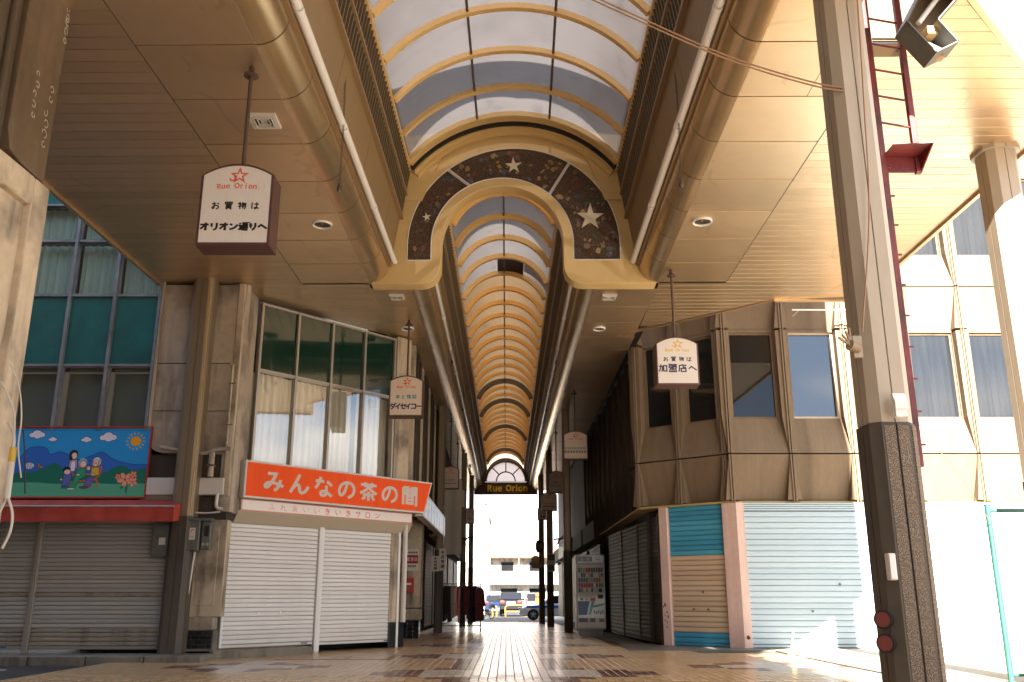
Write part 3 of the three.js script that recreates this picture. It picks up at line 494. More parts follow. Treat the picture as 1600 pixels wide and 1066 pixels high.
// ---- narrow canopy running down the shopping street
const inner = tag(thing('arcade_canopy', 'long narrow arcade canopy with small glass barrel roof running to the far street', 'canopy', [-0.06, 0, -16.42]));
{
  const ribs = []; for (let i = 0; i < 30; i++) ribs.push(-0.15 - i * 1.16);
  canopyRun(inner, { seam: 1.74, r: 0.3, a: 1.05, h: 0.72, sy: 8.06, lx0: 1.34, ly0: 7.42, lx1: 1.09, ly1: 8.0, rib: 'inner', w0: 0, w1: -34.2, j0: 0, bar: 0.16, ribs, purlins: [0.5], big: [14, 17, 22, 28] });
  part(inner, 'patch_sheet', sheet(1.05, 0.70, 8.05, 0.44, 0.68, ribs[3] - 0.05, ribs[4] + 0.05), std(0.035, 0.017, 0.012, 0.5, { side: THREE.DoubleSide })); part(inner, 'patch_sheet', sheet(1.05, 0.705, 8.05, 0.685, 0.98, ribs[3] - 0.05, ribs[4] + 0.3), phys(0.2, 0.15, 0.16, 0.9, { transmission: 0.9, thickness: 0, side: THREE.DoubleSide }));
  for (const s of [-1, 1]) {
    for (let k = 0; k < 31; k++) { const w0 = -k * 1.1 - 0.006, w1 = w0 - 1.088, o = s > 0 ? (k < 3 ? 2.93 : 2.95) : (k < 3 ? 2.62 : 2.75); part(inner, 'ceiling_panel', slab([[s * 1.74, w0], [s * o, w0], [s * o, w1], [s * 1.74, w1]], H + 0.002, H + 0.022, 0.003), pick(M.ceil)); }
    part(inner, 'roof_deck', bx(s > 0 ? 1.76 : -3, s > 0 ? 3.1 : -1.76, H + 0.03, H + 0.08, -34.2, -0.02), M.black);
  }
}

// ---------------------------------------------------------------- pieces shared by the buildings
const slatCache = new Map();
function slatGeo(w, p, deep = 0.014) {
  const k = [w, p].join(); if (!slatCache.has(k)) slatCache.set(k, along([[0, p * 0.045], [deep * 0.9, p * 0.1], [deep * 1.05, p * 0.3], [deep, p * 0.55], [deep * 0.7, p * 0.8], [deep * 0.2, p * 0.96], [-0.01, p], [-0.01, p * 0.045]], 0, w)); return slatCache.get(k);
}
// roller shutter: slats from y0 to y1 on a frame's face between x0 and x1; mats(i, n) gives a slat's material
function shutter(parent, fr, x0, x1, y0, y1, p, mats, label, postMat) {
  const sh = part(parent, 'roller_shutter', bx(x0, x1, y0, y1, -0.03, -0.014), M.shutterBack, fr);
  part(sh, 'bottom_bar', rb(x0 + 0.01, x1 - 0.01, y0, y0 + 0.05, -0.012, 0.02, 0.006), postMat);
  if (label) sh.userData.label = label;
  const n = Math.round((y1 - y0 - 0.05) / p), pp = (y1 - y0 - 0.055) / n, g = slatGeo(+(x1 - x0).toFixed(3), +pp.toFixed(4));
  for (let i = 0; i < n; i++) { const m = part(sh, 'slat', g, mats(i, n)); m.position.set(x0, y0 + 0.055 + i * pp, rr(-0.001, 0.001)); }
  return sh;
}
// gathered curtain between x0 and x1
function curtainGeo(x0, x1, y0, y1, folds, amp = 0.03) {
  const g = new THREE.PlaneGeometry(x1 - x0, y1 - y0, Math.max(20, folds * 8), 3), p = g.attributes.position, ph = rnd() * 6;
  for (let i = 0; i < p.count; i++) { const f = (p.getX(i) / (x1 - x0) + 0.5) * folds * 6.283, t = 0.6 + 0.4 * (0.5 - p.getY(i) / (y1 - y0)); p.setZ(i, t * amp * (Math.sin(f + ph) + 0.4 * Math.sin(f * 1.7 + 2 * ph))); }
  g.translate((x0 + x1) / 2, (y0 + y1) / 2, 0); g.computeVertexNormals(); return g;
}
const fold = (x0, x1, y0, y1, z, w, d) => [bx(x0, x0 + w, y0, y1, z, z + d), bx(x1 - w, x1, y0, y1, z, z + d), bx(x0 + w, x1 - w, y0, y0 + w, z, z + d), bx(x0 + w, x1 - w, y1 - w, y1, z, z + d)];

// ---------------------------------------------------------------- left building with the teal window wall
{
  const t = tag(thing('window_wall_building', 'grey building with blue framed windows and teal panels above the red awning', 'building', [-8, 0, -16.1]));
  const X = [-9.79, -8.95, -8.1, -7.265, -6.43], F = shift(I4, 0, 0, -16.1);
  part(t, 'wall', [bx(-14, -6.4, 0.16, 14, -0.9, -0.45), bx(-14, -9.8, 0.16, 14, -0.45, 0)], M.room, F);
  part(t, 'roof', bx(-14.2, -6.2, 14, 14.3, -9, 0.2), M.concrete, F);
  const rows = [[2.56, 3.88, 'none'], [3.9, 5.05, 'slide'], [5.08, 6.38, 'teal'], [6.42, 7.46, 'curtain'], [7.5, 8.2, 'curtain'], [8.24, 9.6, 'teal'], [9.64, 10.7, 'curtain'], [10.74, 12.1, 'teal'], [12.14, 13.9, 'curtain']];
  part(t, 'sill_wall', bx(-9.8, -6.4, 2.5, 3.89, -0.3, -0.02), M.concrete, F);
  for (let i = 1; i < X.length; i++) for (const [y0, y1, k] of rows) {
    if (k === 'none') continue;
    const a = X[i - 1] + 0.025, b = X[i] - 0.025;
    if (k === 'teal') { part(t, 'teal_panel', rb(a, b, y0, y1, -0.06, -0.03, 0.004), M.teal, F); continue; }
    const w = part(t, 'window', fold(a, b, y0, y1, -0.08, 0.028, 0.05), M.alu, F);
    const pane = bx(a + 0.028, b - 0.028, y0 + 0.028, y1 - 0.028, -0.06, -0.056); part(w, 'pane', new THREE.PlaneGeometry(b - a - 0.056, y1 - y0 - 0.056).translate((a + b) / 2, (y0 + y1) / 2, -0.055), k === 'slide' ? M.glass : M.glass, F);
    if (k === 'slide') { part(w, 'sash', [bx(a + 0.02, a + 0.11, y0 + 0.03, y1 - 0.13, -0.11, -0.062), bx(a + 0.03, b - 0.03, y1 - 0.13, y1 - 0.1, -0.11, -0.062)], M.aluWarm, F); part(w, 'blind', bx(a + 0.05, b - 0.02, y0, y1, -0.2, -0.19), std(0.10, 0.12, 0.115, 0.8), F); }
    else part(w, 'curtain', curtainGeo(a + 0.02, b - 0.02, y0, y1, 5, 0.03), M.curtainTeal, shift(F, 0, 0, -0.2));
  }
  for (const x of X) part(t, 'mullion', rb(x - 0.028, x + 0.028, 3.86, 13.9, -0.1, 0.05, 0.006), M.alu, F);
  for (const y of [3.88, 5.065, 6.4, 7.48, 8.22, 9.62, 10.72, 12.12]) for (let i = 1; i < X.length; i++) part(t, 'transom', bx(X[i - 1] + 0.029, X[i] - 0.029, y - 0.02, y + 0.02, -0.06, 0.018), M.alu, F);
  for (const x of [-6.41]) part(t, 'rain_pipe', rod([-6.37, 3.9, 0.03], [-6.37, 9, 0.03], 0.03, 8), M.plaster, F);
  const g = (i) => i < 4 || i === 11 ? M.greyDirty : M.shutterGrey[(i * 7 + (i >> 2)) % 3];
  shutter(t, F, -9.75, -8.1, 0.16, 2.3, 0.072, g, null, M.aluWarm); shutter(t, F, -8.0, -5.62, 0.16, 2.3, 0.072, g, 'right hand grey roller shutter', M.aluWarm);
  part(t, 'shutter_post', [rb(-8.1, -8.0, 0.1, 2.35, -0.03, 0.05, 0.01), bx(-8.065, -8.035, 0.1, 2.35, 0.05, 0.06)], M.aluWarm, F);
  part(t, 'shutter_post', rb(-5.62, -5.55, 0.1, 2.35, -0.03, 0.05, 0.01), M.aluWarm, F);
  part(t, 'shutter_label', [bx(-8.5, -8.36, 0.185, 0.205, 0.021, 0.023), bx(-5.86, -5.72, 0.185, 0.205, 0.021, 0.023)], std(0.03, 0.09, 0.2, 0.5), F);
  part(t, 'shutter_box', bx(-9.8, -5.55, 2.3, 2.75, -0.3, -0.02), M.aluWarm, F);
}
// ---------------------------------------------------------------- left corner building: concrete, glass front, orange signboard
const CL = { A: [-4.84, -16.95], B: [-2.2, -19.92] }, FL = frame(CL.A, CL.B), LL = Math.hypot(2.64, 2.97);
const corner = tag(thing('corner_shop_building', 'weathered concrete corner building with slanted glass front above two white shutters', 'building', [-4.84, 0, -16.95]));
{
  const t = corner, F = shift(I4, 0, 0, -16.1);
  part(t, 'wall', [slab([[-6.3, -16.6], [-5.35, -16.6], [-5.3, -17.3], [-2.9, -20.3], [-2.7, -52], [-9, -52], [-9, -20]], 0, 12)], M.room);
  t.children.at(-1).position.set(4.84, 0, 16.95);
  // concrete cladding panels facing the street
  const pan = (x0, x1, y0, y1, m = M.concrete) => part(t, 'wall_panel', rb(x0 + 0.006, x1 - 0.006, y0 + 0.006, y1 - 0.006, -0.5, 0, 0.012), m, F);
  pan(-6.38, -4.98, 5.1, 6.62); pan(-6.38, -4.98, 4.22, 5.1);
  { const s = new THREE.Shape(); s.moveTo(-6.374, 4.214); s.lineTo(-6.374, 3.75); s.bezierCurveTo(-6.37, 3.55, -6.25, 3.47, -6.05, 3.46); s.lineTo(-4.986, 3.44); s.lineTo(-4.986, 4.214); s.closePath(); part(t, 'wall_panel', plate(s, -0.5, 0, 0.012), M.concrete, F); }
  part(t, 'wall_band', bx(-6.4, -4.95, 2.98, 3.44, -0.5, -0.05), M.darkwall, F);
  part(t, 'ledge', rb(-6.3, -4.95, 2.72, 3.02, -0.4, 0.06, 0.015), M.frameWhite, F);
  part(t, 'wall_band', bx(-5.55, -4.9, 2.3, 2.7, -0.5, -0.08), M.darkwall, F);
  { const g = new THREE.CylinderGeometry(0.22, 0.22, 4.2, 14, 1, true, -0.2, 1.35); g.translate(-5.0, 4.54, -0.22); part(t, 'rounded_corner', [uvm(g), bx(-5.02, -4.86, 2.44, 6.64, -0.9, -0.25)], M.concrete, F); }
  part(t, 'corner_pilaster', rb(-4.985, -4.86, 2.7, 6.64, -0.3, 0.02, 0.02), M.plaster, F);
  // doorway strip between the steel column and the white shutters
  part(t, 'side_panel', [rb(-5.5, -4.86, 0.68, 2.3, -0.3, -0.06, 0.01), rb(-5.32, -4.98, 0.86, 2.14, -0.06, -0.045, 0.008)], M.plaster, F);
  part(t, 'side_plinth', rb(-5.4, -4.96, 0.46, 0.68, -0.3, -0.02, 0.02), M.stone, F);
  for (let r = 0; r < 4; r++) for (let i = 0; i < 4; i++) { const x = -5.42 + i * 0.125 + (r % 2) * 0.05; part(t, 'wall_tile', rb(Math.max(-5.42, x), Math.min(-4.96, x + 0.119), 0.17 + r * 0.072, 0.236 + r * 0.072, -0.2, -0.03 + rnd() * 0.004, 0.006), pick(M.blackTile), F); }
  part(t, 'wall_base', [bx(-5.44, -4.94, 0.15, 0.46, -0.3, -0.045), bx(-5.6, -4.9, 0.0, 0.15, -0.5, 0.03)], M.kerb, F);
  part(t, 'kerb', slab([[-5.7, -16.07], [-4.95, -16.07], [-3.55, -17.55], [-3.9, -17.9], [-5.2, -16.9]], -0.02, 0.14, 0.01), M.kerb, I4);
  // glass front on the slanted face
  const X = [0.1, 0.96, 1.82, 2.69, 3.54];
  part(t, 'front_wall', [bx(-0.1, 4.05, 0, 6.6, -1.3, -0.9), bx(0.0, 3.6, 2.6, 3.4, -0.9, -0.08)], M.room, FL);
  for (let i = 1; i < X.length; i++) {
    const a = X[i - 1] + 0.02, b = X[i] - 0.02;
    part(t, 'green_panel', rb(a, b, 5.24, 6.52, -0.05, -0.025, 0.004), M.green, FL);
    const w = part(t, 'window', fold(a, b, 3.3, 5.2, -0.06, 0.02, 0.05), M.aluWarm, FL);
    part(w, 'pane', new THREE.PlaneGeometry(b - a - 0.04, 1.86).translate((a + b) / 2, 4.25, -0.03), M.glassBright, FL);
    part(w, 'curtain', curtainGeo(a - 0.02, i === 3 ? b - 0.12 : b + 0.02, 3.2, 5.2, 6, 0.035), M.curtain, shift(FL, 0, 0, -0.22));
  }
  for (const x of X) part(t, 'mullion', rb(x - 0.026, x + 0.026, 3.2, 6.56, -0.08, 0.035, 0.006), M.aluWarm, FL);
  for (let i = 1; i < X.length; i++) for (const y of [5.22, 6.54]) part(t, 'transom', bx(X[i - 1] + 0.027, X[i] - 0.027, y - 0.022, y + 0.022, -0.06, 0.02), M.aluWarm, FL);
  part(t, 'pilaster', [rb(3.6, 4.02, 0.5, 6.63, -0.5, 0.03, 0.02), bx(3.57, 3.6, 3, 6.6, -0.4, 0.06)], M.plaster, FL);
  part(t, 'pilaster_base', rb(3.6, 4.03, 0.0, 0.5, -0.5, 0.04, 0.02), M.blackTile[0], FL);
  // shutters of the slanted front
  const g = (i) => i < 3 ? M.whiteDirty : M.shutterWhite[(i * 5 + (i >> 1)) % 3];
  shutter(t, FL, -0.24, 1.72, 0.14, 2.3, 0.078, g, 'left white roller shutter', M.frameWhite); shutter(t, FL, 1.86, 3.78, 0.12, 2.3, 0.078, g, 'right white roller shutter', M.frameWhite);
  part(t, 'shutter_post', [rb(1.73, 1.85, 0, 2.32, -0.04, 0.06, 0.012), bx(1.77, 1.79, 0.02, 2.32, 0.06, 0.066)], M.white, FL); part(t, 'shutter_post', rb(3.79, 3.85, 0, 2.32, -0.04, 0.06, 0.01), M.white, FL); part(t, 'shutter_post', rb(-0.3, -0.25, 0.1, 2.32, -0.04, 0.06, 0.01), M.white, FL);
  part(t, 'shutter_lock', [[0.7, 1.0], [0.45, 0.72], [0.95, 0.74], [2.75, 1.03], [2.5, 0.74], [2.98, 0.74]].map(([x, y]) => rod([x, y, 0.005], [x, y, 0.02], 0.02, 10)), M.steel, FL);
  part(t, 'shutter_label', [bx(1.45, 1.6, 0.155, 0.18, 0.021, 0.023), bx(3.5, 3.64, 0.135, 0.16, 0.021, 0.023)], std(0.05, 0.12, 0.2, 0.5), FL);
  part(t, 'drain_pipe', [rod([3.93, 0.5, 0.1], [3.93, 2.5, 0.1], 0.055, 12), rod([3.93, 0.7, 0.1], [3.93, 0.74, 0.1], 0.065, 12), rod([3.93, 1.9, 0.1], [3.93, 1.94, 0.1], 0.065, 12)], M.frameWhite, FL);
  // wall along the arcade: entrance recess, pilasters, dark openings
  const F2 = frame([-2.2, -20], [-2.35, -52]);                  // faces the walkway
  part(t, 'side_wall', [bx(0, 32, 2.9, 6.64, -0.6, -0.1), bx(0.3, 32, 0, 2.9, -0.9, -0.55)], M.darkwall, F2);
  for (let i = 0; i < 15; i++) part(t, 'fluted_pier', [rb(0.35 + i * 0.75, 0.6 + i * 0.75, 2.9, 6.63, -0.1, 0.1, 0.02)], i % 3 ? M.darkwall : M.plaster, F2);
  const stub = shift(I4, 0, 0, -23.6);
  part(t, 'entrance_pier', [rb(-2.75, -2.16, 0.45, 3.0, -0.8, 0, 0.02)], M.plaster, stub); part(t, 'pier_trim', [bx(-2.8, -2.13, 0.72, 0.75, -0.82, 0.02)], M.darkwall, stub);
  for (let r = 0; r < 5; r++) for (let i = 0; i < 4; i++) part(t, 'wall_tile', rb(-2.75 + i * 0.148, -2.61 + i * 0.148, 0.02 + r * 0.086, 0.1 + r * 0.086, -0.4, 0.01, 0.006), pick(M.blackTile), stub);
  part(t, 'entrance_shutter', Array.from({ length: 30 }, (_, i) => bx(4.5, 7.2, 0.1 + i * 0.08, 0.172 + i * 0.08, -0.5, -0.4)), M.shutterDark[0], F2);
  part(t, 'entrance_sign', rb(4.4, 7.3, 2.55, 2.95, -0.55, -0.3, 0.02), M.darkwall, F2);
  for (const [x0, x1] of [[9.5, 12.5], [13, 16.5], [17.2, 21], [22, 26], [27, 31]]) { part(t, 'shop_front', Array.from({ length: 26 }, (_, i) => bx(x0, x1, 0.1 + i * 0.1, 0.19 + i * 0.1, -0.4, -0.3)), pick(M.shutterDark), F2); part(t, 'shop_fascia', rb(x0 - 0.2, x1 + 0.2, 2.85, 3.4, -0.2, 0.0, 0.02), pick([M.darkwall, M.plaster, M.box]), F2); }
}
// signs of the corner building
{
  const t = tag(thing('shop_signboard', 'long orange signboard with pale Japanese lettering above the white shutters', 'sign', [-4.84, 0, -16.95]));
  const Fs = shift(FL, 0, 0, 0.3), out = [[-0.2, 2.74], [4.28, 2.74], [4.5, 3.42], [-0.2, 3.42]];
  part(t, 'sign_case', plate(out, -0.32, 0, 0.006), M.frameWhite, Fs);
  const tex = canvasTex(1536, 256, (c, w, h) => {
    c.fillStyle = '#f8560a'; c.fillRect(0, 0, w, h); for (let i = 0; i < 120; i++) { c.fillStyle = `rgba(150,40,0,${0.03 * rnd()})`; c.fillRect(rnd() * w, 0, 3 + rnd() * 60, h); }
    glyphs(c, 'みんなの茶の間', 112, 38, 176, 180, 192, '#cfc4bb', 13.5, 'butt');
  });
  const face = new THREE.ShapeGeometry(new THREE.Shape([[-0.165, 2.775], [4.26, 2.775], [4.455, 3.385], [-0.165, 3.385]].map((p) => new THREE.Vector2(...p)))), uv = face.attributes.uv, p = face.attributes.position;
  for (let i = 0; i < p.count; i++) uv.setXY(i, (p.getX(i) + 0.165) / 4.55, (p.getY(i) - 2.775) / 0.61);
  face.translate(0, 0, 0.004); part(t, 'sign_face', face, std(1, 1, 1, 0.75, { map: tex }), Fs);
  const u = tag(thing('salon_signboard', 'narrow white signboard with faded pink lettering directly over the white shutters', 'sign', [-4.84, 0, -16.95])), Fu = shift(FL, 0, 0, 0.16);
  part(u, 'sign_case', plate([[-0.14, 2.52], [4.06, 2.52], [4.06, 2.73], [-0.14, 2.73]], -0.16, 0, 0.004), M.frameWhite, Fu);
  const tex2 = canvasTex(1400, 72, (c, w, h) => { c.fillStyle = '#e9ded5'; c.fillRect(0, 0, w, h); c.strokeStyle = '#e2714a'; c.lineWidth = 5; c.strokeRect(2, 2, w - 4, h - 4); glyphs(c, 'ふれあいい', 190, 12, 52, 50, 86, '#e59a92', 9, 'butt'); glyphs(c, 'きいきサロン', 620, 12, 52, 50, 86, '#d8485a', 9, 'butt'); });
  part(u, 'sign_face', new THREE.PlaneGeometry(4.18, 0.2).translate(1.96, 2.625, 0.003), std(1, 1, 1, 0.4, { map: tex2 }), Fu);
  part(u, 'shutter_hood', along([[0, 2.515], [0.0, 2.5], [-0.12, 2.3], [-0.2, 2.3], [-0.2, 2.515]], -0.2, 4.06), M.box, Fu);
}
// ---------------------------------------------------------------- mural board and awning over the grey shutters
{
  const t = tag(thing('mural_board', 'painted board of four people on a bench before blue mountains, above red awning', 'sign', [-8, 3.3, -16]));
  const F = shift(I4, 0, 0, -15.95);
  part(t, 'board_frame', [...fold(-9.9, -6.3, 2.66, 3.93, -0.12, 0.018, 0.03), bx(-9.9, -6.3, 2.66, 3.93, -0.14, -0.12)], M.red, F);
  const tex = canvasTex(1440, 512, (c, w, h) => {
    const S = 1440 / 3.54, px = (x) => (x + 9.87) * S;                             // metres along the street
    const X = (u) => px(-8.52) + (u - 145) / 1120 * (px(-6.33) - px(-8.52)), Y = (v) => (v - 103) / 580 * h;
    const path = (pts, close) => { c.beginPath(); pts.forEach(([u, v], i) => c[i ? 'lineTo' : 'moveTo'](X(u), Y(v))); if (close) c.closePath(); };
    const smooth = (pts) => { c.beginPath(); c.moveTo(X(pts[0][0]), Y(pts[0][1])); for (let i = 1; i < pts.length - 1; i++) c.quadraticCurveTo(X(pts[i][0]), Y(pts[i][1]), X((pts[i][0] + pts[i + 1][0]) / 2), Y((pts[i][1] + pts[i + 1][1]) / 2)); c.lineTo(X(pts.at(-1)[0]), Y(pts.at(-1)[1])); };
    const ell = (u, v, a, b, f, s, q = 0) => { c.beginPath(); c.ellipse(X(u), Y(v), a * 0.8, b * 0.8, q, 0, 7); if (f) { c.fillStyle = f; c.fill(); } if (s) { c.strokeStyle = s; c.stroke(); } };
    c.fillStyle = '#2496dc'; c.fillRect(0, 0, w, h); c.lineWidth = 3; const ink = '#0d2a5c';
    c.fillStyle = '#2a68c4'; smooth([[-700, 400], [-500, 330], [-300, 280], [-100, 330], [100, 380], [150, 300], [200, 260], [345, 262], [372, 335], [430, 312], [480, 300], [545, 330], [640, 380], [720, 350], [790, 325], [850, 295], [940, 365], [1040, 395], [1150, 415], [1300, 410]]); c.lineTo(w, h); c.lineTo(0, h); c.closePath(); c.fill(); c.strokeStyle = ink; c.stroke();
    c.fillStyle = '#16705e'; smooth([[-900, 470], [-600, 430], [-300, 480], [100, 490], [300, 470], [380, 415], [445, 395], [500, 440], [560, 500], [880, 490], [960, 440], [1060, 410], [1120, 470], [1220, 440], [1300, 450]]); c.lineTo(w, h); c.lineTo(0, h); c.closePath(); c.fill();
    c.fillStyle = '#56ab8c'; smooth([[-900, 560], [-200, 575], [300, 560], [430, 580], [700, 565], [1000, 580], [1300, 570]]); c.lineTo(w, h); c.lineTo(0, h); c.closePath(); c.fill();
    const cloud = (u, v, k) => { for (const [f, g] of [[ink, 5], ['#e5ddf0', 0]]) for (const [a, b, r] of [[-36, 6, 22], [0, -8, 30], [36, 4, 24], [4, 12, 26]]) ell(u + a * k, v + b * k, r * k * 1.15 + g, r * k * 0.85 + g, f); };
    cloud(238, 156, 1.15); cloud(385, 198, 0.6); cloud(690, 200, 0.75); cloud(885, 178, 1.25); cloud(-300, 170, 1.1);
    c.strokeStyle = '#e9ae2a'; c.lineWidth = 9; for (let i = 0; i < 14; i++) { const a = i * 0.4488; c.beginPath(); c.moveTo(X(1140) + 52 * Math.cos(a), Y(215) + 52 * Math.sin(a)); c.lineTo(X(1140) + 68 * Math.cos(a), Y(215) + 68 * Math.sin(a)); c.stroke(); } ell(1140, 215, 48, 46, '#e9a31e'); c.lineWidth = 3;
    // bench
    c.strokeStyle = '#d5602c'; c.lineWidth = 10; path([[545, 600], [600, 470], [630, 440], [860, 435], [850, 500], [800, 545], [590, 560]]); c.stroke(); path([[790, 545], [785, 610]]); c.stroke(); path([[820, 540], [865, 605]]); c.stroke(); path([[600, 500], [840, 490]]); c.stroke(); c.lineWidth = 3;
    const fill = (pts, f) => { path(pts, true); c.fillStyle = f; c.fill(); c.strokeStyle = '#1c2233'; c.stroke(); };
    // woman standing, child, two seated elders
    fill([[560, 470], [566, 375], [630, 372], [636, 440], [600, 470]], '#d9a7c4'); fill([[572, 470], [580, 385], [620, 385], [622, 470]], '#dfe3f4'); ell(594, 330, 40, 46, '#241a1c'); ell(600, 340, 24, 30, '#f0cdb8'); ell(572, 362, 14, 22, '#241a1c');
    fill([[520, 595], [525, 500], [590, 478], [600, 520], [580, 595]], '#5a67b8'); ell(548, 458, 36, 30, '#231f2a'); ell(555, 476, 28, 22, '#f0cdb8'); fill([[520, 600], [575, 595], [575, 612], [515, 612]], '#2a7a86'); ell(510, 540, 12, 10, '#f0cdb8', '#1c2233');
    fill([[580, 612], [620, 540], [640, 450], [715, 445], [725, 510], [670, 540], [640, 615]], '#2f9c74'); ell(685, 400, 40, 46, '#8fb0d8'); ell(690, 410, 30, 32, '#f0cdb8', '#1c2233'); ell(656, 500, 18, 9, '#f0cdb8', '#1c2233'); ell(605, 618, 40, 9, '#e7e2e8', '#1c2233');
    fill([[715, 600], [735, 530], [800, 505], [800, 540], [770, 605]], '#6d63b8'); fill([[765, 510], [770, 440], [838, 435], [845, 500], [800, 512]], '#d8b53a'); ell(810, 390, 40, 44, '#e7dcc6', '#1c2233'); ell(800, 402, 30, 32, '#f0cdb8', '#1c2233'); ell(836, 382, 14, 18, '#a9b4cc'); ell(788, 400, 11, 11, null, '#4a5f8c'); ell(816, 402, 11, 11, null, '#4a5f8c'); ell(790, 495, 18, 9, '#f0cdb8', '#1c2233'); ell(742, 446, 16, 20, '#f0cdb8', '#1c2233'); ell(720, 606, 40, 11, '#7a4a2c', '#1c2233');
    // ball, bird, flowers
    ell(205, 425, 46, 32, '#e9e5ef', ink); for (let i = -2; i < 3; i++) { path([[205 + i * 14 - 10, 400], [205 + i * 14 + 8, 450]]); c.strokeStyle = ink; c.stroke(); } ell(305, 430, 32, 12, '#b9862f', ink, 0.3); ell(292, 415, 18, 9, '#b9862f', ink, 1.1);
    for (const [u, v, k] of [[1080, 540, 1.2], [1150, 560, 0.8], [1150, 500, 0.6], [1015, 518, 0.5]]) for (let i = 0; i < 5; i++) { const a = i * 1.2566 + 0.4; ell(u + 32 * k * Math.cos(a), v + 30 * k * Math.sin(a), 26 * k, 17 * k, '#eea48a', '#b4553f', a); }
    c.fillStyle = '#1d7358'; path([[1090, 590], [1110, 590], [1108, 665], [1092, 640]], true); c.fill(); path([[1040, 600], [1080, 590], [1060, 625]], true); c.fill();
  });
  part(t, 'painting', new THREE.PlaneGeometry(3.54, 1.21).translate(-8.1, 3.295, -0.115), std(1, 1, 1, 0.45, { map: tex }), F);
  const a = tag(thing('red_awning', 'faded red fabric awning stretched over the grey roller shutters', 'awning', [-8, 2.4, -15.8]));
  part(a, 'canopy_cloth', along([[0, 2.64], [0.58, 2.47], [0.58, 2.455], [0, 2.62]], -10, -5.58), M.awning, shift(I4, 0, 0, -16.08));
  const va = new THREE.PlaneGeometry(4.42, 0.25, 60, 4), p = va.attributes.position; for (let i = 0; i < p.count; i++) p.setZ(i, 0.012 * Math.sin(p.getX(i) * 9 + 2 * p.getY(i)) * (0.14 - p.getY(i)) * 5 + 0.008 * Math.sin(p.getX(i) * 23)); va.computeVertexNormals();
  const cl = M.awning.clone(); cl.side = THREE.DoubleSide; cl.color.setRGB(0.66, 0.075, 0.045); part(a, 'valance', va.translate(-7.79, 2.345, 0), cl, shift(I4, 0, 0, -15.49));
  part(a, 'side_cloth', plate([[-0.58, 2.22], [0, 2.3], [0, 2.63], [-0.58, 2.46]].map(([x, y]) => [x, y]), -0.006, 0.006).rotateY(Math.PI / 2), M.awning, shift(I4, -5.585, 0, -16.08));
  part(a, 'front_bar', rod([-10, 2.47, 0], [-5.58, 2.47, 0], 0.018, 8), M.aluWarm, shift(I4, 0, 0, -15.5));
}
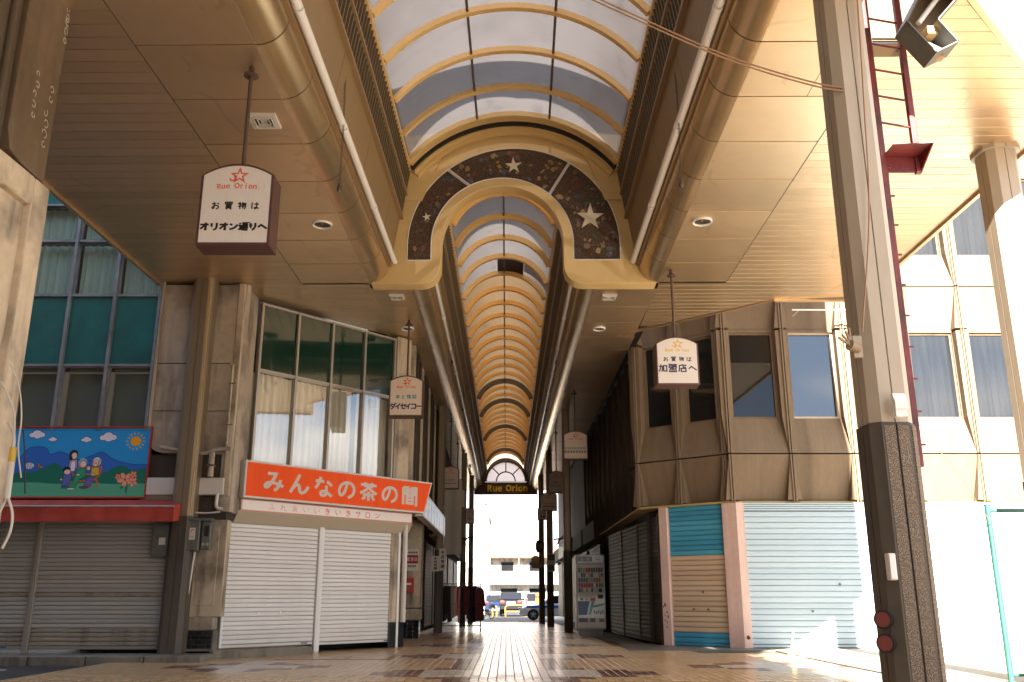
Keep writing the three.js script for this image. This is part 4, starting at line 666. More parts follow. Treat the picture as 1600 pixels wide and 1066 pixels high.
// ---------------------------------------------------------------- right corner building of brown precast panels
const CR = { A: [3.42, -20.35], B: [4.72, -19.25] }, FR = frame(CR.A, CR.B), FW = frame([4.72, -19.2], [30, -19.2]);
{
  const t = tag(thing('precast_building', 'tall building of brown precast panels with splayed fins and dark windows above blue shutters', 'building', [4.72, 0, -19.2]));
  const Fi = frame([2.9, -52], [2.98, -20.72]);               // faces the walkway; x runs to the corner
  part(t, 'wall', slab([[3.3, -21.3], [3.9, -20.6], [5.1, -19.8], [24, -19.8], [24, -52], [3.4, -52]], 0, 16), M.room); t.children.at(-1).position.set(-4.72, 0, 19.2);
  part(t, 'roof', slab([[2.6, -20.6], [4.6, -18.9], [24.3, -18.9], [24.3, -52], [2.6, -52]], 16, 16.3), M.concrete); t.children.at(-1).position.set(-4.72, 0, 19.2);
  // bay: one panel width of the facade between two fins on frame fr
  const bay = (fr, x0, x1, win, storeys = 3) => {
    const m = () => pick(M.precast), a = x0 + 0.03, b = x1 - 0.03;
    for (let s = 0; s < storeys; s++) {
      const y = s * 3.76, c = (prof) => part(t, 'facade_panel', along(prof.map(([z, q]) => [z, q + y]), a, b), m(), fr);
      c([[-0.22, 2.96], [-0.01, 3.915], [-0.35, 3.915], [-0.35, 2.96]]);
      c([[-0.01, 3.945], [-0.2, 4.72], [-0.35, 4.72], [-0.35, 3.945]]);
      if (s === storeys - 1) c([[-0.22, 6.72], [-0.01, 7.7], [-0.35, 7.7], [-0.35, 6.72]]);
      part(t, 'window_head', bx(a, b, 6.66 + y, 6.715 + y, -0.35, -0.19), M.precast[0], fr);
      const w0 = a + 0.12, w1 = b - (b - a > 0.9 ? 0.12 : 0.06);
      for (const [p, q] of [[a, w0], [w1, b]]) part(t, 'window_jamb', bx(p, q, 4.72 + y, 6.66 + y, -0.35, -0.2), m(), fr);
      const w = part(t, 'window', fold(w0, w1, 4.72 + y, 6.66 + y, -0.3, 0.045, win === 'sash' ? 0.09 : 0.06), win === 'sash' ? M.box : M.precast[1], fr);
      part(w, 'pane', new THREE.PlaneGeometry(w1 - w0 - 0.09, 1.85).translate((w0 + w1) / 2, 5.69 + y, -0.27), win === 'blind' || s ? M.glassBlind ??= phys(0.03, 0.034, 0.042, 0.04, { clearcoat: 0.5, clearcoatRoughness: 0.01, ior: 1.5, map: again(streak, 2, 0.4) }) : win === 'sash' ? M.glassMirror : M.glassDark, fr);
    }
  };
  const fin = (fr, x, storeys = 3, big = false) => { const g = []; for (let s = 0; s < storeys; s++) { const y = s * 3.76, w = big ? 0.06 : 0.04;
    for (const q of [-1, 1]) { // two thin blades, each with a splayed cheek
      g.push(rb(x + q * 0.026 - 0.018, x + q * 0.026 + 0.018, 2.93 + y, 3.915 + y, -0.3, 0.03, 0.008), rb(x + q * 0.026 - 0.018, x + q * 0.026 + 0.018, 3.945 + y, 6.68 + y, -0.3, 0.03, 0.008));
      g.push(plate([[x + q * 0.04, 3.9 + y], [x + q * 0.04, 2.96 + y], [x + q * 0.15, 2.96 + y]], -0.24, 0.0), plate([[x + q * 0.04, 3.96 + y], [x + q * 0.13, 4.74 + y], [x + q * 0.14, 6.66 + y], [x + q * 0.04, 6.66 + y]], -0.24, -0.01)); } }
    part(t, 'facade_fin', g, pick(M.precast), fr); };
  const W = 1.3325;
  for (let i = 0; i < 8; i++) bay(FW, i * W, (i + 1) * W, i === 1 ? 'sash' : i > 1 ? 'blind' : 'dark', i > 1 ? 3 : 3);
  for (let i = 0; i < 9; i++) fin(FW, i * W + (i ? 0 : 0.03), 3, !i);
  part(t, 'facade_panel', bx(8 * W, 20, 2.95, 16, -0.35, -0.02), M.precast[2], FW);
  bay(FR, -0.57, 0.5, 'dark', 2); bay(FR, 0.5, 1.6, 'dark', 2); fin(FR, -0.57, 2, true); fin(FR, 0.5, 2); fin(FR, 1.6, 2);
  for (let i = 0; i < 10; i++) { const x1 = 31.2 - i * 1.33, x0 = x1 - 1.33; part(t, 'facade_panel', [along([[-0.22, 2.96], [-0.01, 3.915], [-0.35, 3.915], [-0.35, 2.96]], x0 + 0.03, x1 - 0.03), along([[-0.01, 3.945], [-0.05, 6.64], [-0.35, 6.64], [-0.35, 3.945]], x0 + 0.03, x1 - 0.03)], M.darkwall, Fi); part(t, 'facade_fin', [rb(x0 - 0.02, x0 + 0.02, 2.93, 6.64, -0.3, 0.04, 0.008), plate([[x0 + 0.02, 3.9], [x0 + 0.02, 2.96], [x0 + 0.16, 2.96]], -0.24, 0)], M.darkwall, Fi); }
  part(t, 'facade_panel', bx(0, 17.8, 2.9, 6.64, -0.35, -0.02), M.darkwall, Fi);
  part(t, 'soffit_strip', [slab([[2.98, -20.72], [4.66, -19.28], [24, -19.28], [24, -19.75], [4.9, -19.75], [3.4, -21], [3.4, -52], [3.0, -52]].map(([x, z]) => [x, z]), 2.9, 2.94)], std(0.42, 0.31, 0.12, 0.7)); t.children.at(-1).position.set(-4.72, 0, 19.2);
  // ground floor
  const blue = (i, n) => (i > n - 10 || i < 3 ? M.shutterBlue : M.shutterBeige)[(i * 3 + (i >> 1)) % 3];
  shutter(t, shift(FR, 0, 0, -0.06), 0.16, 1.46, 0.02, 2.9, 0.105, (i, n) => (i < 2 || i >= n - 10 ? M.shutterBlue : M.shutterBeige)[(i * 3 + (i >> 1)) % 3], 'roller shutter with blue top and bottom and a beige middle', M.shutterBlue[0]);
  const pale = (i) => M.shutterPale[(i * 5 + (i >> 1)) % 3];
  shutter(t, shift(FW, 0, 0, -0.03), 0.22, 2.62, 0.02, 2.72, 0.116, pale, 'pale blue white roller shutter beside the pink pillar', M.shutterPale[0]); shutter(t, shift(FW, 0, 0, -0.03), 2.74, 5.2, 0.02, 2.72, 0.116, pale, 'sunlit pale roller shutter behind the steel column', M.shutterPale[0]); shutter(t, shift(FW, 0, 0, -0.03), 5.32, 9, 0.02, 2.72, 0.116, pale, 'sunlit pale roller shutter behind the green fence', M.shutterPale[0]);
  part(t, 'shutter_head', Array.from({ length: 4 }, (_, i) => rb(0.2, 9, 2.735 + i * 0.042, 2.77 + i * 0.042, -0.06, 0.0, 0.012)), M.shutterPale[1], FW);
  for (const x of [2.68, 5.26]) part(t, 'shutter_post', rb(x - 0.06, x + 0.06, 0, 2.9, -0.08, 0.02, 0.01), M.shutterPale[2], FW);
  part(t, 'shutter_lock', [[0.9, 1.1], [0.66, 0.75], [1.0, 0.75]].map(([x, y]) => rod([x, y, -0.05], [x, y, -0.03], 0.022, 10)), M.meter, FR);
  part(t, 'shutter_lock', [[2.1, 1.25], [1.5, 0.72], [3.9, 1.1]].map(([x, y]) => rod([x, y, -0.02], [x, y, 0.0], 0.025, 10)), M.meter, FW);
  part(t, 'pink_pillar', rb(-0.06, 0.15, 0, 2.9, -0.25, 0.03, 0.015), M.pink, FR);
  part(t, 'pink_pillar', slab([[4.53, -19.36], [4.78, -19.14], [4.94, -19.14], [4.94, -19.5], [4.6, -19.5]], 0, 2.9, 0.008), M.pink).position.set(-4.72, 0, 19.2);
  const rust = []; for (let i = 0; i < 9; i++) { const x = rr(-0.03, 0.1), y = rr(0.2, 0.85), r = rr(0.008, 0.03); rust.push(plate(Array.from({ length: 7 }, (_, k) => [x + r * rr(0.5, 1.2) * Math.cos(k * 0.9), y + r * rr(0.6, 2.2) * Math.sin(k * 0.9)]), 0.03, 0.034)); } part(t, 'rust_spots', rust, M.rust, FR).userData.kind = 'stuff';
  part(t, 'rust_spots', [plate([[0.1, 0.2], [0.14, 0.17], [0.18, 0.2], [0.15, 0.26], [0.11, 0.25]], 0.06, 0.066)], M.rust, FW).userData.kind = 'stuff';
  const FD = frame([3.02, -27.4], [3.38, -20.55]);
  for (const [x0, x1] of [[0.1, 2.2], [2.24, 4.4], [4.46, 6.8]]) shutter(t, FD, x0, x1, 0.02, 2.75, 0.1, () => pick(M.shutterDark), null, M.shutterDark[0]);
  for (const [p, q] of [[2.2, 2.24], [4.4, 4.46], [6.8, 6.87]]) part(t, 'shutter_post', bx(p, q, 0, 2.8, -0.04, 0.03), M.columnLow, FD);
  part(t, 'inner_wall', [bx(0, 24, 0, 2.95, -0.5, -0.3)], M.darkwall, frame([2.75, -52], [3.0, -28]));
  for (const x0 of [1, 5, 9.5, 14, 18.5]) { const fr = frame([2.6, -52], [2.85, -28]); part(t, 'shop_front', Array.from({ length: 26 }, (_, i) => bx(x0, x0 + 3.4, 0.05 + i * 0.1, 0.14 + i * 0.1, -0.3, -0.2)), pick(M.shutterDark), fr); part(t, 'shop_fascia', rb(x0 - 0.2, x0 + 3.7, 2.8, 3.4, -0.2, 0.02, 0.02), pick([M.darkwall, M.plaster, M.fascia]), fr); }
}
// ---------------------------------------------------------------- building beside the photographer: stone pier under a brown fascia
{
  const t = tag(thing('pier_building', 'pale stone corner pier under a brown metal fascia with peeled lettering, near left', 'building', [-4.4, 0, -8]));
  const F = frame([-4.75, 2], [-4.4, -8]), L = Math.hypot(0.35, 10);        // x runs away from the camera, face towards the arcade
  part(t, 'wall', [bx(-6, L - 0.02, 0, 13.5, -30, -0.1)], M.fascia, F);
  part(t, 'stone_pier', [rb(L - 0.26, L, 0, 4.75, -1.0, 0.05, 0.03, 2), rb(-1, L - 0.26, 4.47, 4.75, -0.9, 0.05, 0.03, 2), bx(-1, L - 0.24, 0, 4.5, -0.9, -0.03)], M.pier, F);
  part(t, 'fascia_panel', plate([[L - 0.75, 5.0], [L - 0.68, 4.82], [L - 0.5, 4.78], [L - 0.1, 4.76], [L - 0.02, 13], [L - 0.75, 13]], -0.1, 0.03, 0.01), M.fascia, F);
  part(t, 'fascia_recess', bx(-2, L - 0.76, 4.8, 13, -0.08, -0.02), M.darkbar, F);
  part(t, 'fascia_pipe', [rod([L - 0.9, 5.1, 0.0], [L - 0.9, 12, 0.0], 0.035, 8), tube([[L - 0.9, 5.3, 0], [L - 0.92, 5.0, 0], [L - 1.1, 4.9, 0], [L - 1.8, 4.88, 0]], 0.03, 8)], M.darkbar, F);
  const marks = []; const ring = (x, y, r, sq = 1) => { const g = new THREE.TorusGeometry(r, 0.006, 4, 12, rr(4, 6.28)); g.rotateZ(rnd() * 6); g.scale(sq, 1.25, 0.4); g.translate(x, y, 0.031); marks.push(g); };
  for (const [x, y0, n] of [[L - 0.45, 5.3, 5], [L - 0.22, 5.12, 4], [L - 0.2, 5.6, 2], [L - 0.12, 6.3, 3], [L - 0.13, 6.55, 2]]) for (let i = 0; i < n; i++) ring(x + rr(-0.02, 0.02), y0 + i * 0.105, rr(0.018, 0.032), rr(0.8, 1.3));
  part(t, 'peeled_marks', marks, std(0.5, 0.44, 0.36, 0.8), F).userData.kind = 'stuff';
}

// ---------------------------------------------------------------- steel columns of the canopies
function columnShape(w, c, notch = 0.012) {
  const h = w / 2, k = h - c, p = [], q = [[h, -k], [h, k], [k, h], [-k, h], [-h, k], [-h, -k], [-k, -h], [k, -h]];
  for (let i = 0; i < 8; i++) { const a = q[i], b = q[(i + 1) % 8]; p.push(a); if (i % 2 === 0) { const m = [(a[0] + b[0]) / 2, (a[1] + b[1]) / 2], dx = (b[0] - a[0]), dy = b[1] - a[1], l = Math.hypot(dx, dy), ux = dx / l * 0.006, uy = dy / l * 0.006, nx = -dy / l * notch, ny = dx / l * notch; p.push([m[0] - ux, m[1] - uy], [m[0] - ux + nx * 1, m[1] - uy + ny * 1], [m[0] + ux + nx, m[1] + uy + ny], [m[0] + ux, m[1] + uy]); } }
  return p;
}
const pole = (w, c, y0, y1) => { const g = plate(columnShape(w, c), y0, y1); g.rotateX(-Math.PI / 2); return uvm(g); };
function column(label, x, z, turn, o = {}) {
  const t = thing('steel_column', label, 'column', [x, 0, z], turn, 'steel columns holding up the canopies');
  const w = o.w ?? 0.42, top = o.top ?? H;
  part(t, 'upper_casing', pole(w, w * 0.2, 2.34, top), o.up ?? M.columnBronze);
  part(t, 'lower_casing', pole(w + 0.02, w * 0.2, gy(z) - 0.02, 2.33), o.low ?? M.columnLow);
  part(t, 'joint_ring', pole(w - 0.012, w * 0.2, 2.325, 2.345), M.darkbar);
  if (o.cap) part(t, 'cap_plate', pole(w + 0.09, w * 0.24, top - 0.05, top), M.columnUp);
  return t;
}
const c1 = column('octagonal steel column with pebbled dark lower casing, nearest on the right', 3.08, -7.3, 0.06, { low: M.columnLow, top: 6.66, w: 0.36, up: M.columnUp });
part(c1, 'pebbled_face', [bx(-0.1, -0.01, 0, 2.31, 0.18, 0.194), bx(0.01, 0.1, 0, 2.31, 0.18, 0.194)], M.columnPebble);
{ const h = 0.19, k = h - 0.072; for (const s of [1]) { const g = bx(-0.045, 0.045, 0, 2.31, 0, 0.01); g.rotateY(s * Math.PI / 4); g.translate(s * (h + k) / 2, 0, (h + k) / 2); part(c1, 'pebbled_face', g, M.columnPebble); } }
column('tall beige steel column at the outer right corner of the canopy, partly in full sun', 6.44, -10.85, 0.05, { cap: true, up: M.columnUp });
const c2 = column('steel column with dark lower half in front of the left corner building', -5.56, -15.98, -0.02, { w: 0.38 });
part(c2, 'edge_strip', bx(0.125, 0.16, 2.36, H, 0.14, 0.17), std(0.6, 0.42, 0.2, 0.4, { metalness: 0.2 }));
column('slim steel column just before the clothes rack on the left', -1.97, -27.5, 0, { w: 0.23 });
column('slim steel column behind the clothes rack on the left', -1.71, -37, 0, { w: 0.22 });
column('last slim steel column on the left by the bright street', -1.67, -44, 0, { w: 0.23 });
column('steel column beside the drinks vending machine', 1.84, -28, 0, { w: 0.23 });
column('second steel column on the right, behind the vending machine', 1.73, -37, 0, { w: 0.25 });
column('last steel column on the right by the round traffic mirror', 1.66, -44, 0, { w: 0.26 });
// fixtures on the nearest column
{
  const F = shift(I4, 3.08, 0, -7.3);
  let t = tag(thing('conduit_box', 'small white box with sloped hood on the nearest right column', 'electrical box', [3.1, 2.45, -7.06])); part(t, 'box_body', along([[0, -0.09], [0.06, -0.09], [0.06, 0.03], [0.03, 0.09], [0, 0.09]], -0.045, 0.045), M.white); part(t, 'box_lid', along([[0.06, -0.03], [0.075, -0.03], [0.075, 0.03], [0.035, 0.1], [0, 0.1], [0, 0.09], [0.03, 0.09], [0.06, 0.03]], -0.05, 0.05), M.white);
  t = tag(thing('switch_box', 'small cream box halfway down the nearest right column', 'electrical box', [2.93, 1.22, -7.1])); part(t, 'box_body', rb(-0.03, 0.03, -0.1, 0.1, -0.05, 0.02, 0.008), M.frameWhite); part(t, 'box_cover', rb(-0.024, 0.024, -0.09, 0.09, 0.02, 0.028, 0.004), M.white);
  for (const [y, l] of [[0.835, 'upper of the two round red reflectors on the nearest right column'], [0.665, 'lower of the two round red reflectors on the nearest right column']]) {
    t = tag(thing('round_reflector', l, 'reflector', [2.88, y, -7.2], -0.75)); const body = rod([0, 0, -0.05], [0, 0, 0.06], 0.066, 20); part(t, 'housing', [body, rod([0, 0, 0.045], [0, 0, 0.062], 0.07, 20)], M.black); part(t, 'red_lens', rod([0, 0, 0.055], [0, 0, 0.069], 0.056, 20), std(0.17, 0.035, 0.03, 0.4));
  }
  t = tag(thing('flag_bracket', 'three pronged metal flag bracket high on the nearest right column', 'bracket', [2.86, 2.98, -7.2]));
  part(t, 'base_plate', rb(-0.02, 0.06, -0.1, 0.09, -0.03, 0.03, 0.008), M.columnUp); part(t, 'socket', [rod([0.02, -0.02, 0.02], [-0.06, 0.0, 0.06], 0.045, 12)], M.woodpost);
  for (let i = 0; i < 4; i++) part(t, 'prong', rod([-0.04, -0.01 + i * 0.008, 0.05], [-0.15 + i * 0.035, 0.06 + i * 0.03, 0.07 - i * 0.01], 0.013, 8, 0.01), M.woodpost);
}
// ---------------------------------------------------------------- hanging sign lanterns
function lantern(label, x, z, yTop, w, h, face, o = {}) {
  const t = thing('hanging_lantern', label, 'sign lantern', [x, yTop, z], o.turn ?? 0, 'hanging sign lanterns under the canopy'), d = o.d ?? 0.3, a = w / 2, rise = w * 0.17;
  const dome = (k) => { const s = new THREE.Shape(), b = a - k, y0 = -rise - k * 0.3; s.moveTo(-b, -h + k); s.lineTo(b, -h + k); s.lineTo(b, y0); s.quadraticCurveTo(0, y0 + 2 * (rise - k * 0.7), -b, y0); s.closePath(); return s; };
  part(t, 'lantern_case', plate(dome(0), -d / 2, d / 2, 0.008, 14), M.lanternFrame);
  for (const s of [1, -1]) { const g = new THREE.ShapeGeometry(dome(0.028), 14), uv = g.attributes.uv, p = g.attributes.position; for (let i = 0; i < p.count; i++) uv.setXY(i, (p.getX(i) + a) / w, (p.getY(i) + h) / h); if (s < 0) g.rotateY(Math.PI); g.translate(0, 0, s * (d / 2 + 0.003)); part(t, 'lantern_face', g, face); }
  part(t, 'hanger_rod', rod([0, -rise * 0.2, 0], [0, H - yTop, 0], 0.022, 10), M.rodBrown);
  part(t, 'ceiling_cup', lathe([[0, 0], [0.03, -0.005], [0.035, -0.06], [0.065, -0.1], [0.08, -0.1], [0.08, -0.12], [0, -0.12]].map(([r, y]) => [r, y]).reverse(), 16).translate(0, H - yTop + 0.118 - 0.12 + 0.0, 0), M.rodBrown);
  return t;
}
const faceMat = (logo, lines, ground) => std(0.92, 0.92, 0.92, 0.3, { map: lanternFace(logo, lines, ground) });
lantern('largest lantern, white face with red star and black lettering, hanging at left', -2.82, -8.89, 5.4, 0.76, 0.92, faceMat('#e06a4a', [word('お買物は', 190, 40, 58, '#2a2827', 15), word('オリオン通りへ', 290, 46, 42, '#141416', 21, 0.9)]));
lantern('lantern with yellow star and 加盟店へ lettering before the dark corner windows', 2.95, -15.36, 5.36, 0.74, 0.86, faceMat('#e2b534', [word('お買物は', 168, 42, 58, '#2b2a3a', 14), word('加盟店へ', 228, 70, 74, '#24243c', 14)]), { d: 0.34 });
lantern('lantern with red star, teal 本と雑誌 and dark blue lettering beside the glass front', -2.06, -18.44, 5.41, 0.7, 0.86, faceMat('#e2542e', [word('本と雑誌', 188, 44, 52, '#1b7f92', 13), word('ダイセイコー', 270, 64, 48, '#1b1a58', 18)], '#e0cdb9'));
const teal = '#2c7f8c', navy = '#1b2a4c';
lantern('white lantern with teal and navy lines in front of the dark right wall', 1.92, -25.2, 5.46, 0.68, 0.8, faceMat('#d8452f', [smear(232, 24, 20, 300, teal, 7), smear(276, 34, 16, 304, navy, 8)], '#ddc9b4'), { d: 0.24 });
lantern('dim lantern with red top and teal line, second on the left side', -1.8, -29.4, 5.05, 0.56, 0.72, faceMat('#d86a5a', [smear(232, 22, 40, 250, teal, 5), smear(292, 20, 40, 280, navy, 6)], '#cdb9a4'), { d: 0.22 });
lantern('dim lantern with two dark letters, third on the left side', -1.82, -34, 4.9, 0.62, 0.74, faceMat('#d86a5a', [word('へ屋直', 270, 60, 74, '#2a2626', 14)], '#d3bfa9'), { d: 0.22 });
lantern('small lantern with slanted marks nearest the bright street, left side', -1.6, -40, 4.72, 0.42, 0.68, faceMat('#d86a5a', [word('へん', 230, 70, 90, '#4a4038', 14)], '#d3bfa9'), { d: 0.22 });
lantern('dark lantern seen behind the vending machine column, right side', 1.73, -31.6, 5.2, 0.56, 0.76, faceMat('#8a6a5a', [smear(190, 44, 90, 210, '#5a5a5a', 3), smear(260, 20, 60, 240, '#4a4a4a', 5)], '#a08c78'), { d: 0.22 });
lantern('lantern with red top beside the second right column', 1.66, -35.6, 4.92, 0.6, 0.72, faceMat('#d8452f', [smear(232, 20, 60, 260, teal, 5), smear(296, 28, 40, 270, '#2a2626', 4)], '#d3bfa9'), { d: 0.22 });
lantern('smallest lantern with two black squares by the last right column', 1.66, -42.9, 5.02, 0.42, 0.58, faceMat('#8a7a6a', [(c) => { c.fillStyle = '#2a2624'; c.fillRect(90, 270, 60, 60); c.fillRect(190, 270, 60, 60); }], '#c5b29c'), { d: 0.2 });
// ---------------------------------------------------------------- vents, downlights, tubes, chains under the ceiling
for (const [x, z, s, l] of [[-2.98, -10.05, 0.17, 'square ceiling vent behind the largest lantern'], [-2.14, -16.86, 0.14, 'square ceiling vent just behind the arch at left'], [2.0, -16.84, 0.14, 'square ceiling vent just behind the arch at right']]) {
  const t = thing('ceiling_vent', l, 'vent', [x, H, z], 0, 'square vents in the ceiling');
  part(t, 'vent_frame', fold(-s, s, -s, s, -0.035, 0.045, 0.035).map((g) => g.rotateX(Math.PI / 2).translate(0, -0.035, 0)), M.frameWhite);
  for (const q of [0.115, 0.075, 0.035]) part(t, 'vent_vane', fold(-q, q, -q, q, 0, 0.008, 0.03).map((g) => g.rotateX(Math.PI / 2).translate(0, -0.004 - q * 0.15, 0)), M.frameWhite);
  part(t, 'vent_throat', bx(-s + 0.03, s - 0.03, 0.0, 0.0015, -s + 0.03, s - 0.03).translate(0, -0.004, 0), M.black);
}
for (const [x, z, r, l] of [[-2.9, -13.29, 0.155, 'round downlight in the left ceiling strip before the arch'], [3.05, -13.14, 0.155, 'round downlight in the right ceiling strip before the arch'], [2.02, -19.04, 0.14, 'round downlight behind the arch at right'], [-2.16, -19.05, 0.14, 'round downlight above the lantern with teal lettering']]) {
  const t = thing('downlight', l, 'downlight', [x, H, z], 0, 'round downlights in the ceiling');
  part(t, 'rim', lathe([[r - 0.03, 0], [r - 0.02, -0.03], [r - 0.005, -0.034], [r, -0.02], [r, 0]], 28), M.white); part(t, 'reflector', lathe([[0.02, -0.004], [r * 0.55, -0.006], [r - 0.03, -0.012]], 28), M.columnLow);
  for (const q of [0.45, 0.68]) part(t, 'baffle_ring', new THREE.TorusGeometry(r * q, 0.006, 6, 28).rotateX(Math.PI / 2).translate(0, -0.014, 0), M.darkbar);
}
{ // fluorescent tubes on the ledges
  const lamp = (name, label, group, root, x, y, w0, w1, r = 0.042) => { const t = thing(name, label, 'fluorescent tube', [0, 0, 0], 0, group), F = root.matrixWorld; const b = V(x, y, (w0 + w1) / 2).applyMatrix4(F); t.position.copy(b); t.updateWorldMatrix(true, false);
    part(t, 'glass_tube', rod([x, y, w0 - 0.05], [x, y, w1 + 0.05], r, 14), M.tubeWhite, F); part(t, 'end_cap', rod([x, y, w0], [x, y, w0 - 0.055], r + 0.003, 14), M.white, F); part(t, 'end_cap', rod([x, y, w1], [x, y, w1 + 0.055], r + 0.003, 14), M.white, F); return t; };
  for (const s of [-1, 1]) { const n = ['nearest', 'second', 'third', 'last']; for (let i = 0; i < 4; i++) lamp('fluorescent_tube', `${n[i]} tube along the ${s < 0 ? 'left' : 'right'} edge of the wide skylight`, 'tubes along the wide skylight', near, s * 2.235, H + 0.4, 1.9 - i * 2.56, -0.62 - i * 2.56, 0.055); }
  const ord = ['first', 'second', 'third', 'fourth', 'fifth', 'sixth', 'seventh', 'eighth', 'ninth', 'tenth', 'eleventh', 'twelfth', 'farthest'];
  for (const s of [-1, 1]) for (let i = 0; i < 13; i++) lamp('fluorescent_tube', `${ord[i]} tube from the gold arch on the ${s < 0 ? 'left' : 'right'} ledge of the narrow barrel roof`, s < 0 ? 'tubes on the left narrow ledge' : 'tubes on the right narrow ledge', inner, s * 1.35, H + 0.36, -0.4 - i * 2.6, -2.94 - i * 2.6);
  for (const [x, y, z, y1, l] of [[-2.17, 6.05, -10.81, 7.9, 'thin pull chain hanging from the left louvre of the wide skylight'], [2.25, 6.09, -10.73, 7.9, 'thin pull chain hanging from the right louvre of the wide skylight']]) { const t = tag(thing('pull_chain', l, 'chain', [x, y, z], 0, 'pull chains of the skylight')); const g = []; for (let i = 0; i < 60; i++) { const k = new THREE.TorusGeometry(0.012, 0.004, 5, 8); if (i % 2) k.rotateY(Math.PI / 2); k.scale(1, 1.5, 1); k.translate(Math.sin(i * 0.06) * 0.012, 0.16 + i * 0.03, 0); g.push(k); } part(t, 'links', g, M.chain); part(t, 'weight', lathe([[0, -0.02], [0.028, 0], [0.03, 0.05], [0.012, 0.085], [0.012, 0.1], [0, 0.1]], 12), M.chain); part(t, 'hook', new THREE.TorusGeometry(0.022, 0.006, 6, 14).translate(0, 0.125, 0), M.chain); }
  for (let i = 0; i < 3; i++) for (const s of [-1, 1]) { const z = -22 - i * 6; const t = thing('pull_chain', `short pull chain under the ${s < 0 ? 'left' : 'right'} louvre of the narrow roof, ${['nearest the arch', 'middle one', 'farthest one'][i]}`, 'chain', [s * 1.3 - 0.06, 6.6, z], 0, s < 0 ? 'short chains on the left' : 'short chains on the right'); part(t, 'links', rod([0, 0.1, 0], [0, 0.9, 0], 0.006, 6), M.chain); part(t, 'weight', lathe([[0, -0.02], [0.025, 0], [0.028, 0.05], [0.01, 0.09], [0, 0.1]], 10), M.chain); }
}
// ---------------------------------------------------------------- end sign of the arcade
{
  const font = await new FontLoader().loadAsync('fonts/droid/droid_sans_bold.typeface.json');
  const t = tag(thing('end_gable', 'brown gable with half round window and yellow Rue Orion letters at the far end', 'sign', [-0.03, 6.45, -50.6]));
  part(t, 'beam', [rb(-1.75, 1.75, 0, 0.68, -0.2, 0, 0.02)], std(0.10, 0.055, 0.035, 0.6));
  const half = new THREE.Shape(); half.absarc(0, 0.7, 1.16, 0, Math.PI, false); half.closePath(); const hh = new THREE.Path(); hh.absarc(0, 0.72, 1.05, 0, Math.PI, false); hh.closePath(); half.holes.push(hh); part(t, 'window_rim', plate(half, -0.12, 0.02, 0.004), M.lanternFrame);
  part(t, 'window_pane', new THREE.CircleGeometry(1.06, 30, 0, Math.PI).translate(0, 0.72, -0.05), phys(0.55, 0.47, 0.45, 0.9, { transmission: 0.85, thickness: 0, side: THREE.DoubleSide }));
  for (let i = 1; i < 4; i++) { const a = i * Math.PI / 4; part(t, 'glazing_bar', rod([0.5 * Math.cos(a), 0.72 + 0.5 * Math.sin(a), 0], [1.07 * Math.cos(a), 0.72 + 1.07 * Math.sin(a), 0], 0.035, 6), M.lanternFrame); }
  part(t, 'glazing_bar', new THREE.TorusGeometry(0.52, 0.035, 6, 24, Math.PI).translate(0, 0.72, 0), M.lanternFrame);
  const spandrel = new THREE.Shape([[-1.9, 0.66], [1.9, 0.66], [1.9, 2.3], [-1.9, 2.3]].map((p) => new THREE.Vector2(...p))), ho = new THREE.Path(); ho.moveTo(-1.15, 0.69); ho.lineTo(1.15, 0.69); ho.absarc(0, 0.7, 1.15, 0, Math.PI, false); spandrel.holes.push(ho); part(t, 'gable_wall', plate(spandrel, -0.25, -0.13), M.fascia);
  const yel = std(0.92, 0.72, 0.06, 0.4); let x = -1.02;
  for (const ch of 'Rue Orion') { if (ch === ' ') { x += 0.17; continue; } const g = new TextGeometry(ch, { font, size: 0.34, depth: 0.05, bevelEnabled: true, bevelSize: 0.006, bevelThickness: 0.006, bevelSegments: 1, curveSegments: 5 }); g.computeBoundingBox(); const b = g.boundingBox; g.translate(x - b.min.x, 0.17, 0.005); part(t, 'letter', g, yel); x += b.max.x - b.min.x + 0.035; }
}
